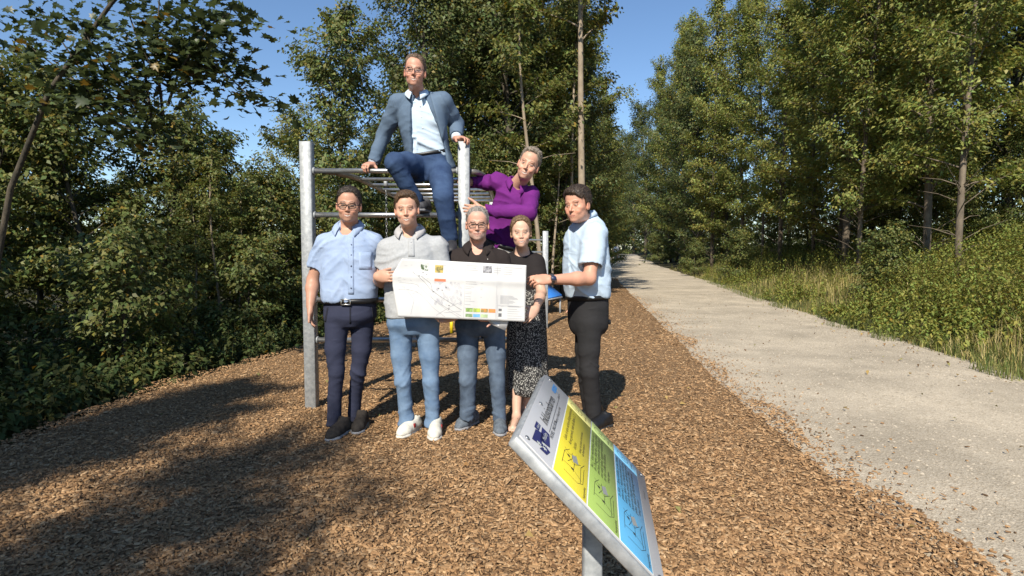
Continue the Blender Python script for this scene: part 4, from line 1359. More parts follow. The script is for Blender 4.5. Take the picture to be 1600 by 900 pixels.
# blue exercise bench
bn = empty('exercise_bench', (.83, 13, 0))
M['blue_board'] = mat('blue_board', (.035, .18, .55), .45, 0, .4, (.03, .15, .46), 5)
q = [P(834, 443, 13.3), P(856, 445, 13.6), P(878, 463, 12.6), P(851, 468, 12.2)]
c_ = np.mean(q, 0)
b = MB()
up_ = np.array([0, 0, .035])
b.add(np.array([p + up_ for p in q] + [p for p in q]), [(0, 1, 2, 3), (7, 6, 5, 4), (0, 4, 5, 1), (1, 5, 6, 2), (2, 6, 7, 3), (3, 7, 4, 0)])
b.build('board', M['blue_board'], bn)
b = MB()
b.tube([q[3] - up_ * .6, q[2] - up_ * .6, q[1] - up_ * .6, q[0] - up_ * .6], .02, 8, closed=True)
b.build('frame', M['steel'], bn, smooth=True)
for p in q:
    p = lerp(p, c_, .12)
    b = MB(); b.tube([(p[0], p[1], -.1), (p[0], p[1], p[2] - .02)], .022, 8); b.build('leg', M['steel'], bn, smooth=True)
tag(bn, 'blue topped metal exercise bench on the wood chips behind the woman', 'bench')

# ------------------------------------------------------------------ information sign
def text_mesh(body, size, italic=False, bold=False):
    cu = bpy.data.curves.new('t', 'FONT')
    cu.body = body; cu.size = size; cu.resolution_u = 2
    if italic: cu.shear = .25
    if bold: cu.offset = size * .02
    ob = bpy.data.objects.new('t', cu); COL.objects.link(ob)
    bpy.context.view_layer.update()
    dg = bpy.context.evaluated_depsgraph_get()
    me = bpy.data.meshes.new_from_object(ob.evaluated_get(dg))
    bpy.data.objects.remove(ob); bpy.data.curves.remove(cu)
    V = np.zeros(len(me.vertices) * 3, np.float32); me.vertices.foreach_get('co', V)
    return me, V.reshape(-1, 3)

ink = mat('printed_ink', (.03, .03, .035), .5)
M['ink'] = ink
A_, B_ = Pz(852, 584, 1.0), Pz(808, 680, 1.0)
u_ = nrm(A_ - B_); SW = np.linalg.norm(A_ - B_)
ray = P(1007, 745, 1.0) - np.array([0, 0, CAMH])
lam = ((A_ - np.array([0, 0, CAMH])) @ u_) / (ray @ u_)
D_ = np.array([0, 0, CAMH]) + ray * lam
v_ = nrm(D_ - A_); SH = np.linalg.norm(D_ - A_)
n_ = np.cross(u_, v_)
if n_[2] < 0: n_ = -n_
def S(s, t, h=0.0): return B_ + u_ * (s * SW) + v_ * (t * SH) + n_ * h
sg = empty('info_sign', (S(.5, .5)[0], S(.5, .5)[1], 0))
Rm = np.stack([u_, v_, n_], 1)
b = MB(); b.bbox(S(.5, .5, -.0135), (SW / 2, SH / 2, .0125), .003, Rm); board = b.build('board', M['steel'], sg)
b = MB()
pc = S(.5, .55, -.02)
b.bbox((pc[0], pc[1], pc[2] / 2 - .12), (.021, .021, pc[2] / 2 + .1), .004)
b.build('post', M['steel'], sg)
b = MB(); b.bbox(S(.5, .5, -.032), (.09, .1, .006), .002, Rm); b.build('bracket', M['steel'], sg)
M['panel'] = mat('grey_panel', (.46, .46, .47), .35, 0, .5, (.42, .42, .43), 3)
def field(name, s0, s1, t0, t1, m, h, parent, thick=.0009):
    b = MB(); b.bbox(S((s0 + s1) / 2, (t0 + t1) / 2, h - thick / 2), ((s1 - s0) * SW / 2, (t1 - t0) * SH / 2, thick / 2), .0002, Rm)
    return b.build(name, m, parent)
panel = field('panel', .008, .992, .01, .99, M['panel'], .0022, sg, .003)
M['yel'] = mat('yellow_print', (.78, .64, .05), .38); M['yel2'] = mat('pale_yellow_print', (.70, .64, .22), .38)
M['grn'] = mat('green_print', (.34, .47, .11), .38); M['grn2'] = mat('pale_green_print', (.45, .56, .20), .38)
M['blu'] = mat('blue_print', (.11, .37, .60), .38); M['blu2'] = mat('pale_blue_print', (.20, .50, .72), .38)
M['wht'] = mat('white_print', (.74, .76, .70), .4); M['navy'] = mat('navy_print', (.035, .04, .17), .4); M['cy'] = mat('light_blue_print', (.06, .30, .70), .4)
def stext(body, size, s, t, m=None, italic=False, bold=False, parent=None, fit=None, name='lettering'):
    me, V = text_mesh(body, size, italic, bold)
    if fit: V[:, 0] *= fit * SW / max(1e-6, V[:, 0].max() - V[:, 0].min())
    W_ = S(s, t, .0034) + V[:, :1] * u_ - V[:, 1:2] * v_
    me.vertices.foreach_set('co', W_.astype(np.float32).ravel())
    me.materials.clear(); me.materials.append(m or ink)
    return obj(name, me, parent or panel)
def stroke(pts, w=.0011, m=None, name='drawing', parent=None, closed=False):
    b = MB()
    for seg in pts:
        q = np.array([S(s, t, .0034) for s, t in seg])
        for i in range(len(q) - 1):
            d = nrm(q[i + 1] - q[i]); k = np.cross(n_, d) * w * .5
            b.add([q[i] - k, q[i + 1] - k, q[i + 1] + k, q[i] + k], [(0, 1, 2, 3)])
    return b.build(name, m or ink, parent or panel)
stext('Inklusionsbarren', .034, .325, .135, italic=True, fit=.40)
stroke([[(.29, .158), (.86, .158)]], .0008, name='ruled_line')
stext('MODELL  INKLUSION', .0125, .25, .19, italic=True)
stext('Bewegung und Begegnung im Wald', .009, .46, .19, italic=True)
stext('espas', .03, .82, .12, M['cy'], True, True)
stext('outdoor fitness', .007, .80, .155)
stext('www.espas.de', .008, .66, .953)
# blue emblem
b = MB()
for poly in ([((a - .06) * .8 + .075, (c - .06) * .8 + .075) for a, c in pl_] for pl_ in ([(.06, .06), (.20, .06), (.235, .125), (.10, .165)], [(.13, .115), (.30, .10), (.30, .17), (.16, .20)], [(.045, .13), (.13, .165), (.115, .21), (.05, .19)], [(.21, .045), (.30, .045), (.30, .085), (.215, .085)])):
    b.add([S(s, t, .0033) for s, t in poly], [(0, 1, 2, 3)])
b.build('emblem', M['navy'], panel)
b = MB()
for cs, ct in ((.095, .119), (.099, .159), (.127, .147)):
    for a in range(3):
        d = np.array([math.cos(a * 1.05), math.sin(a * 1.05)])
        k = np.array([-d[1], d[0]])
        P4 = [(cs * SW + (d * e * .0062 + k * f * .0014)[0], ct * SH + (d * e * .0062 + k * f * .0014)[1]) for e, f in ((-1, -1), (1, -1), (1, 1), (-1, 1))]
        b.add([S(x / SW, y / SH, .0036 + a * .0001) for x, y in P4], [(0, 1, 2, 3)])
b.build('emblem_star', M['wht'], panel)
stext('Mobility', .0135, .162, .152, M['wht'], True).location = n_ * .0006
stext('inklusiv', .009, .207, .089, M['wht'], True).location = n_ * .0006
body_txt = {
    'y': (['Gehe in eine sichere Stützposition an,', 'Arme gestreckt, hebe die Beine 1, 2', 'locker.'], ['Achtung: die Schultern nicht hochziehen,', 'den Rumpf anspannen.']),
    'g': (['Aus 1. Stütz wechselweise Beine nach 1.', 'die Übungen, dabei die 2. Stange greifen', 'und beim Zurückgehen den Körper gerade', 'und stabil halten, langsam wiederholen,', 'an den Griffen festhalten.'], ['Achtung: langsam.']),
    'b': (['Im Stütz, 1. Beine anheben, an den Holmen', 'gehen und 2. Hände abwechselnd nach vorn', 'setzen, dabei die Schultern tief halten', 'und die Arme strecken, den Rücken gerade', 'lassen und langsam zurück zur Mitte', 'gehen, danach die Richtung wechseln.'], ['Achtung: Füße sichern.'])}
lv = {'y': ('LEICHT', '1 - 3'), 'g': ('MITTEL', '4 - 6'), 'b': ('SCHWER', '7 - 9')}
for key, t0, t1, m1, m2, nm in (('y', .235, .458, M['yel'], M['yel2'], 'yellow_field'), ('g', .468, .678, M['grn'], M['grn2'], 'green_field'), ('b', .688, .902, M['blu'], M['blu2'], 'blue_field')):
    field('field_border', .012, .99, t0 - .006, t1 + .006, M['wht'], .0026, panel)
    field(nm, .014, .86, t0, t1, m1, .0030, panel)
    field('level_field', .86, .988, t0, t1, m2, .0030, panel)
    th = (t1 - t0)
    an = np.linspace(0, 2 * math.pi, 21)
    stroke([[(.922 + .036 * math.cos(a), t0 + th * .36 + th * .25 * math.sin(a)) for a in an], [(.905, t0 + th * .3), (.922, t0 + th * .42), (.94, t0 + th * .3)], [(.905, t0 + th * .45), (.94, t0 + th * .45)]], .0012)
    stext(lv[key][0], .0085, .885, t0 + th * .80); stext(lv[key][1], .008, .905, t0 + th * .92)
    L1, L2 = body_txt[key]
    y = t0 + th * (.2 if key == 'y' else .12)
    for ln in L1:
        stext(ln, .0132 if key == 'y' else .0125, .385, y, italic=True, fit=min(.45, .0118 * len(ln)))
        y += th * (.17 if key == 'y' else .125)
    for ln in L2:
        stext(ln, .009, .40, y, italic=True); y += th * .11
    # exercise drawing: two parallel bars with a figure
    def q(x, y): return (.10 + x * .23, t0 + th * (.10 + y * .8))
    stroke([[q(0, .2), q(.0, .75)], [q(.0, .75), q(.15, .95), q(.75, .95)], [q(.2, .1), q(.75, .12)], [q(.75, .12), q(1.0, .3)], [q(.25, .55), q(1.0, .58)], [q(.75, .12), q(.55, .55), q(.8, .8)], [q(.45, .3), q(.7, .45), q(.95, .42)],
            [q(.3, .1), q(.35, .5), q(.2, .9)], [q(.9, .1), q(.8, .3), q(.9, .55)], [q(.1, .85), q(.7, .82), q(.95, .95)]], .0011)
    b = MB()
    b.add([S(*q(.62, .5), .0035), S(*q(.86, .42), .0035), S(*q(.98, .60), .0035), S(*q(.72, .72), .0035)], [(0, 1, 2, 3)])
    b.build('drawn_figure', mat('grey_print', (.35, .35, .33), .5), panel)
    b = MB()
    for cx, cy in ((.32, .5), (.7, .3)):
        b.add([S(*q(cx + .035 * math.cos(a), cy + .06 * math.sin(a)), .0037) for a in np.linspace(0, 2 * math.pi, 9)[:-1]] + [S(*q(cx, cy), .0037)], [(i, (i + 1) % 8, 8) for i in range(8)])
    b.build('drawn_joint', ink, panel)
    stext('Ausgangsstellung', .0075, .03, t0 + th * .94)
for s, t in ((.045, .05), (.5, .05), (.955, .05), (.045, .955), (.955, .955)):
    blob('screw', sg, M['chain'], S(s, t, .003), (.0055, .0055, .0028), Rm.T)
tag(sg, 'tilted grey information board with yellow, green and blue fields on a steel post', 'sign')

# ------------------------------------------------------------------ the plan the group holds up
PY = 3.90
def plan(s, t, off=0.0):
    """s 0..1 left to right, t 0..1 top to bottom"""
    xl = np.interp(t, [0, .28, .45, 1], [628, 613, 613.5, 622])
    yl = np.interp(t, [0, .28, .45, 1], [404, 429, 446, 495])
    xr = np.interp(t, [0, 1], [822.5, 820]); yr = np.interp(t, [0, 1], [414.5, 502.5])
    # straight columns away from the left edge
    xs0 = 628 + (t * -6); ys0 = 404 + 91 * t
    k = sstep(.0, .14, s)
    x0, y0 = xl * (1 - k) + xs0 * k, yl * (1 - k) + ys0 * k
    x, y = x0 + (xr - x0) * s, y0 + (yr - y0) * s
    d = .012 * math.sin(s * 7 + .5) + .006 * math.sin(t * 5 + s * 4)
    for f in (.18, .335, .5, .625, .81): d += .006 * max(0, 1 - abs(s - f) / .05)
    d -= .009 * max(0, 1 - abs(t - .30) / .10)
    return P(x, y, PY + d - off)
pl = empty('site_plan', tuple(plan(.5, 1)))
M['paper'] = mat('paper', (.66, .66, .655), .7, 0, .2, (.62, .62, .615), 3, transl=.06)
ns, nt_ = 72, 30
V = np.array([plan(i / (ns - 1), j / (nt_ - 1)) for i in range(ns) for j in range(nt_)])
F = np.array([(i * nt_ + j, i * nt_ + j + 1, (i + 1) * nt_ + j + 1, (i + 1) * nt_ + j) for i in range(ns - 1) for j in range(nt_ - 1)])
sheet_o = obj('sheet', mesh_np('sheet', V, F, M['paper']), pl)
s_ = sheet_o.modifiers.new('thickness', 'SOLIDIFY'); s_.thickness = .0006; s_.offset = 0
def pm(name, c): return mat(name, c, .7, 0, .2)
M['pl_grey'] = pm('plan_grey', (.16, .16, .17)); M['pl_faint'] = pm('plan_faint', (.33, .33, .35)); M['pl_dark'] = pm('plan_black', (.06, .06, .07)); M['pl_lil'] = pm('plan_lilac', (.36, .35, .42))
def pstroke(lines, w, m, name='plan_line', off=.0016):
    w *= 1.25
    b = MB()
    for ln in lines:
        ln = np.array(ln, float)
        tt = np.linspace(0, 1, max(2, int(len(ln) * 3)))
        u = np.linspace(0, 1, len(ln))
        ln = np.stack([np.interp(tt, u, ln[:, k]) for k in (0, 1)], 1)
        q = [plan(a, c, off) for a, c in ln]
        for i in range(len(q) - 1):
            d = nrm(q[i + 1] - q[i]); k = np.cross(np.array([0, -1, 0]), d) * w * .5
            b.add([q[i] - k, q[i + 1] - k, q[i + 1] + k, q[i] + k], [(0, 1, 2, 3)])
    return b.build(name, m, pl)
def ppatch(s0, s1, t0, t1, m, name='plan_patch', off=.0018, nn=4):
    b = MB()
    for i in range(nn):
        a, c = s0 + (s1 - s0) * i / nn, s0 + (s1 - s0) * (i + 1) / nn
        b.add([plan(a, t0, off), plan(a, t1, off), plan(c, t1, off), plan(c, t0, off)], [(0, 1, 2, 3)])
    return b.build(name, m, pl)
rr = random.Random(5)
pstroke([[(.10, .22), (.2, .40), (.24, .50), (.33, .63), (.42, .74), (.48, .82), (.5, .84)], [(.16, .28), (.24, .40), (.26, .53)]], .0017, M['pl_grey'])
pstroke([[(.03, .52), (.1, .53), (.17, .60), (.22, .7), (.27, .82), (.37, .97)], [(.2, .46), (.27, .68), (.36, .82), (.45, .93), (.49, .98)], [(.04, .4), (.12, .42), (.2, .55), (.26, .66), (.4, .85)], [(.3, .95), (.4, .8), (.47, .72)],
         [(.1, .95), (.12, .7), (.08, .55)], [(.36, .9), (.49, .86)], [(.33, .75), (.5, .95)]], .0012, M['pl_faint'])
pstroke([[(s, t), (s + .012, t + e), (s + .012 - e * .1, t + e + .03), (s, t + .03), (s, t)] for s, t, e in [(rr.uniform(.27, .49), rr.uniform(.36, .74), rr.uniform(-.015, .015)) for _ in range(75)]], .0007, M['pl_lil'], 'plan_hatching')
pstroke([[(s, t), (s + rr.uniform(-.012, .012), t + rr.uniform(-.025, .025))] for s, t in [(rr.uniform(.35, .49), rr.uniform(.04, .28)) for _ in range(90)]], .0007, M['pl_lil'], 'plan_hatching')
pstroke([[(s, t), (s + rr.uniform(.005, .02), t + rr.uniform(-.02, .02))] for s, t in [(rr.uniform(.03, .34), rr.uniform(.05, .6)) for _ in range(45)]], .001, M['pl_faint'], 'plan_mark')
pstroke([[(s, t), (s + .006, t + .02), (s + .012, t)] for s, t in [(.14, .27), (.17, .21), (.26, .53), (.39, .76), (.39, .82), (.20, .24), (.36, .45), (.33, .5), (.3, .47)]], .0022, M['pl_dark'], 'plan_mark')
# text blocks of the right half
lines = []
for s0, s1, rows_ in ((.52, .62, (.06, .10, .14, .20, .34, .38, .43, .46, .52, .55, .6, .64, .68, .74, .80)), (.64, .66, (.36, .44, .47, .6)), (.74, .8, (.08, .12, .16)), (.82, .97, (.06, .10, .14, .18, .22))):
    for t in rows_:
        e = s0 + (s1 - s0) * rr.uniform(.4, 1)
        lines.append([(s0, t), (e, t)])
for t in np.linspace(.56, .70, 9): lines.append([(.80, t), (.80 + rr.uniform(.06, .17), t)])
for t in (.74, .79, .83, .87, .91, .95): lines.append([(.86, t), (.86 + rr.uniform(.05, .12), t)])
pstroke(lines, .0013, M['pl_faint'], 'plan_text')
pstroke([[(.805, .75), (.97, .75)], [(.78, .55), (.78, .98)], [(.78, .73), (.985, .73)], [(.515, .03), (.515, .97)], [(.77, .03), (.77, .97)]], .0010, M['pl_faint'], 'plan_rule')
def photo_mat(nm, a, b_, sc): return mat(nm, a, .6, 0, .2, b_, sc, 3, contrast=(.42, .58))
ppatch(.155, .215, .08, .19, photo_mat('print_garden', (.72, .74, .72), (.08, .12, .06), 46), 'plan_photo')
ppatch(.27, .335, .08, .21, photo_mat('print_field', (.55, .42, .12), (.20, .18, .08), 40), 'plan_photo')
ppatch(.655, .725, .05, .17, photo_mat('print_building', (.40, .40, .42), (.15, .15, .17), 60), 'plan_photo')
ppatch(.27, .36, .315, .36, pm('plan_red', (.78, .22, .12)), 'plan_title_bar')
for i, (c, c2) in enumerate([((.35, .52, .16), (.2, .3, .1)), ((.50, .60, .10), (.25, .35, .12)), ((.62, .28, .08), (.3, .25, .1)), ((.80, .30, .08), (.62, .28, .12))]):
    ppatch(.53 + i * .06, .585 + i * .06, .80, .865, photo_mat('legend_print', c, c2, 50), 'legend_swatch')
for i, (c, c2) in enumerate([((.40, .48, .30), (.2, .3, .15)), ((.15, .38, .75), (.2, .45, .7)), ((.50, .62, .35), (.35, .45, .25))]):
    ppatch(.53 + i * .06, .585 + i * .06, .90, .955, photo_mat('legend_print', c, c2, 50), 'legend_swatch')
ppatch(.79, .815, .79, .83, M['pl_grey'], 'plan_crest'); ppatch(.79, .815, .87, .93, M['pl_grey'], 'plan_crest')
tag(pl, 'large creased white site plan with thin map lines held up by the front row', 'plan')
ls = empty('loose_sheet', tuple(P(778, 512, 3.94)))
q = [P(752, 489, 3.96), P(797, 493, 3.95), P(790, 517, 3.93), P(768, 507, 3.94)]
b = MB(); b.add(np.array(q + [p + np.array([0, .001, 0]) for p in q]), [(0, 1, 2, 3), (7, 6, 5, 4), (0, 4, 5, 1), (1, 5, 6, 2), (2, 6, 7, 3), (3, 7, 4, 0)])
b.build('sheet', M['paper'], ls); tag(ls, 'small grey white sheet hanging below the large plan', 'paper')
# ------------------------------------------------------------------ people
from mathutils.bvhtree import BVHTree
def cloth(name, c, c2=None, rough=.85, sc=5, bump=.12, bsc=420, sheen=.0, contrast=(.3, .7), stretch=None, crease=.3, crease_scale=8.0):
    m = mat(name, c, rough, 0, .2, c2 or tuple(x * .86 for x in c), sc, 5, bump, bsc, sheen=sheen, contrast=contrast, stretch=stretch, bdist=.004)
    N, L = m.node_tree.nodes, m.node_tree.links
    b = N['Principled BSDF']
    tc = N.new('ShaderNodeTexCoord'); mp = N.new('ShaderNodeMapping')
    mp.inputs['Rotation'].default_value = (0, .5, .3); mp.inputs['Scale'].default_value = (1.0, 1.0, 2.1)
    nz = N.new('ShaderNodeTexNoise'); nz.noise_type = 'RIDGED_MULTIFRACTAL'
    nz.inputs['Scale'].default_value = crease_scale; nz.inputs['Detail'].default_value = 2.0; nz.inputs['Distortion'].default_value = .6
    L.new(tc.outputs['Object'], mp.inputs[0]); L.new(mp.outputs[0], nz.inputs['Vector'])
    bp = N.new('ShaderNodeBump'); bp.inputs['Strength'].default_value = crease; bp.inputs['Distance'].default_value = .02
    L.new(nz.outputs[0], bp.inputs['Height'])
    old = b.inputs['Normal'].links[0].from_socket
    on = old.node
    L.new(bp.outputs[0], on.inputs['Normal'])
    return m
def denim(name, c, c2): return cloth(name, c, c2, .85, 7, .2, 300, .0, (.32, .68))
def hairmat(name, c, c2): return mat(name, c, .5, 0, .35, c2, 90, 3, .5, 160, stretch=(1, .5, .35), contrast=(.35, .65), bdist=.006)
M['black_leather'] = mat('black_leather', (.012, .012, .013), .4)
M['frame_dark'] = mat('spectacle_frame', (.02, .017, .016), .3)
M['buckle'] = mat('buckle_metal', (.6, .58, .54), .25, .9)
M['rubber'] = mat('dark_rubber', (.03, .03, .03), .8); M['rubber_grey'] = mat('grey_rubber', (.28, .28, .29), .8); M['rubber_white'] = mat('white_rubber', (.62, .60, .54), .7)


def drape(px, py, bvh, off=.004):
    o = Vector((0, 0, CAMH)); d = Vector(P(px, py, 1.0)) - o; d.normalize()
    h = bvh.ray_cast(o, d)
    return None if h[0] is None else np.array(h[0] - d * off)
def bvh_of(o):
    me = o.data
    V = [v.co[:] for v in me.vertices]; F = [p.vertices[:] for p in me.polygons]
    return BVHTree.FromPolygons(V, F)
def patch(name, parent, m, quad, bvh, off=.005, n=8, k=8, thick=.003):
    """a panel of cloth laid on a surface; quad = 4 photo pixels"""
    V = []
    last = None
    for i in range(n):
        for j in range(k):
            a, b_ = i / (n - 1), j / (k - 1)
            p = (1 - a) * (1 - b_) * np.array(quad[0]) + a * (1 - b_) * np.array(quad[1]) + a * b_ * np.array(quad[2]) + (1 - a) * b_ * np.array(quad[3])
            h = drape(p[0], p[1], bvh, off)
            if h is None: h = last if last is None else P(p[0], p[1], last[1])
            last = h if h is not None else last
            V.append(h)
    if any(v is None for v in V): return None
    F = np.array([(i * k + j, (i + 1) * k + j, (i + 1) * k + j + 1, i * k + j + 1) for i in range(n - 1) for j in range(k - 1)])
    o = obj(name, mesh_np(name, np.array(V), F, m), parent)
    s = o.modifiers.new('thickness', 'SOLIDIFY'); s.thickness = thick; s.offset = 0
    return o
def button(parent, m, px, py, bvh, r=.006):
    h = drape(px, py, bvh, .001)
    if h is not None: blob('button', parent, m, h, (r, r * .5, r))


def finish_body(root, F, H, fine_x=(), **kw):
    hx = (H.c[0] - .1 * H.sc, H.c[0] + .1 * H.sc, .0042)
    hy = (H.c[1] - .135 * H.sc, H.c[1] + .02, .0042)
    hz = (H.c[2] - .14 * H.sc, H.c[2] + .09 * H.sc, .003)
    V, Q = F.mesh(.0105, ((hx,) + tuple(fine_x), (hy,), (hz,) + tuple(kw.pop('fine_z', ()))))
    cols = skin_cols(V, H, **kw)
    return obj('body', mesh_np('body', V, Q, M['skin'], True, cols), root)


def neck(F, H, base, r=.056):
    F.add(RC(H.w(0, -.03, -.07), base, r * H.sc, r * 1.12 * H.sc), .03)


def belt(root, pel, up, side, t, st, m, h=.018, grow_=.006):
    """ring following the loft stations at height t"""
    up = nrm(up); side = np.asarray(side, float); side = nrm(side - up * (side @ up)); f_ = np.cross(up, side)
    if f_[1] > 0 and abs(f_[1]) > .15: f_ = -f_
    st = np.asarray(st)
    a = [np.interp(t, st[:, 0], st[:, k]) for k in range(1, 5)]
    V = []
    n = 48
    for k in range(n):
        th = 2 * math.pi * k / n
        c, s = math.cos(th), math.sin(th)
        q = 1 / (abs(c) ** 2.4 + abs(s) ** 2.4) ** (1 / 2.4)
        for dz, e in ((-h, -.004), (-h, grow_), (h, grow_), (h, -.004)):
            V.append(pel + up * (t + dz) + side * (a[2] + (a[0] + e) * c * q) + f_ * (a[3] + (a[1] + e) * s * q))
    F = [(k * 4 + j, ((k + 1) % n) * 4 + j, ((k + 1) % n) * 4 + (j + 1) % 4, k * 4 + (j + 1) % 4) for k in range(n) for j in range(4)]
    return obj('belt', mesh_np('belt', np.array(V), np.array(F), m, False), root)


X_ = np.array([1., 0, 0]); Z_ = np.array([0, 0, 1.]); FRONT = np.array([0, -1., 0])
def on_ground(px, py): return Pz(px, py, .012)

# ---------------------------------------------------- man 1: light blue shirt, navy trousers, far left
def man_left():
    y = 4.20
    root = empty('person', (P(540, 640, y)[0], y + .05, 0))
    H = HF(P(545, 320.5, y - .03), .16, .10, .03, 1.0)
    pel = P(546, 508, y + .02); pel[0] = P(546, 480, y)[0]
    nb = P(545, 352, y + .04)
    up = nrm(nb - pel)
    shL, shR = P(508, 381, y + .03), P(584, 379, y + .05)
    elL, wrL = P(489, 437, y + .05), P(485, 478, y - .04)
    elR, wrR = P(602, 430, y + .2), P(612, 470, y + .26)
    st = torso_top([(.12, .186, .13, 0, .0), (.17, .196, .137, 0, .0), (.26, .205, .145, 0, .005), (.40, .205, .142, 0, .0)], float(np.linalg.norm(nb - pel)), .188, .13)
    sk = [(t, a - .014, b_ - .014, c, d) for t, a, b_, c, d in st]
    F = Field(); head_ops(F, H, .8, 1.0, 1.07, 1.08); neck(F, H, nb + np.array([0, .02, -.02]), .059)
    F.add(LOFT(pel, up, X_, [r_ for r_ in sk if r_[0] > .09]), .02)
    arm_ops(F, shL, elL, wrL, (.055, .043, .03)); arm_ops(F, shR, elR, wrR, (.05, .04, .028))
    hand_ops(F, wrL, (.03, -.12, -1), (1, .15, 0), (0.1, -1, -.1), (.25, .35, .3), .1, (0.05, -.35, -1), 1.0)
    hand_ops(F, wrR, (.2, -.1, -1), (-1, 0, 0), (0, -1, 0), (.3, .4, .3))
    hl = hairline_short(.090, .03, -.02)
    finish_body(root, F, H, base=(.52, .28, .19), smile=0.8, hair=(.035, .025, .018), stubble=.25, stubcol=(.2, .14, .11), teeth=.7, hl=hl, seed=1, fine_x=((wrL[0] - .06, wrL[0] + .06, .004),))
    V, Q = hair_mesh(H, hl, .007, .009, 1.07, 3, None, .003)
    obj('hair', mesh_np('hair', V, Q, hairmat('dark_brown_hair', (.045, .032, .022), (.018, .013, .01))), root)
    glasses(root, H, M['frame_dark'], .0265, .0155, .099, -.004, .0027, .084)
    ms = cloth('light_blue_shirt', (.35, .435, .60), (.29, .375, .54), sc=9)
    F = Field().add(LOFT(pel, up, X_, st), .02)
    yoke(F, nb, (shL, shR))
    tee_sleeve(F, shL, elL, .66, .066, .067, .04); tee_sleeve(F, shR, elR, .66, .066, .066, .04)
    F.sub(ELL(nb + np.array([0, -.06, -.005]), (.05, .075, .085)), .01)
    F.cut(pel + up * .178, -up, .3)
    V, Q = F.mesh(.0085)
    V = folds(V, Q, .012, nb[0], .8, 13, 3, 2)
    V = wrinkle(V, Q, .003, (7, 7, 10), 2)
    sh = obj('shirt', mesh_np('shirt', V, Q, ms), root)
    bv = bvh_of(sh)
    md = mat('navy_button', (.02, .025, .06), .4)
    patch('placket', sh, ms, ((543.5, 371), (552.5, 371), (553, 460), (544, 460)), bv, .0018, 4, 22, .002)
    for by in (383, 399, 416, 433, 450): button(sh, md, 549, by, bv, .0072)
    patch('pocket', sh, ms, ((560, 394), (582, 394), (581, 421), (561, 421)), bv, .0022, 6, 6, .002)
    collar('collar', root, ms, nb + Z_ * .012, X_, FRONT, nrm(Z_ - FRONT * .25), .073, .07, .03, .042, .074, .62, .03, .04)
    mt = cloth('navy_trousers', (.036, .04, .07), (.028, .032, .058), sc=6, bump=.08)
    stp = [(-.01, .09, .10, 0, 0), (.03, .165, .12, 0, 0), (.06, .192, .138, 0, 0), (.13, .19, .132, 0, 0), (.2, .186, .13, 0, 0)]
    tr_ = trousers(root, mt, pel, X_, None, [([P(527, 500, y), P(524, 545, y - .02), P(526, 580, y - .03), P(523, 620, y + .0), P(522, 664, y + .03)], [.095, .076, .058, .054, .056]),
                                        ([P(566, 500, y + .05), P(565, 545, y + .05), P(560, 580, y + .06), P(555, 620, y + .14), P(553, 656, y + .18)], [.095, .074, .056, .051, .051])], stf=stp, seed=3, up=up, amp=.006)
    tv = bvh_of(tr_)
    ml_ = mat('navy_seam', (.012, .013, .024), .9)
    for q_ in (((511, 480), (513.5, 480), (509.5, 503), (507, 503)), ((580, 480), (582.5, 480), (586, 503), (583.5, 503)), ((546, 478), (548.5, 478), (548.5, 506), (546, 506))): patch('seam', tr_, ml_, q_, tv, .0012, 3, 8, .002)
    bo = belt(root, pel, up, X_, .182, [(0, .186, .13, 0, 0), (.3, .198, .138, 0, 0)], M['black_leather'], .019, .012)
    b = MB(); c = pel + up * .182 + FRONT * .149 + X_ * .01
    for dx, dz, hx, hz in ((-.032, 0, .004, .021), (.032, 0, .004, .021), (0, .018, .035, .004), (0, -.018, .035, .004)): b.bbox(c + X_ * dx + Z_ * dz, (hx, .003, hz), .001)
    b.build('buckle', M['buckle'], bo)
    me_ = mat('grey_suede', (.055, .047, .04), .9, 0, .1, (.035, .03, .027), 30, 4, .2, 200)
    for (px, py, dx) in ((511, 691, -.28), (555, 680, .02)):
        t = on_ground(px, py); d = nrm(np.array([dx, -1, 0])); shoe(root, t - d * .285, t, me_, M['rubber_grey'], lace=M['rubber'], seed=px, high=.105)
    tag(root, 'bespectacled man in light blue short sleeved shirt and navy trousers by the left post', 'person')
man_left()

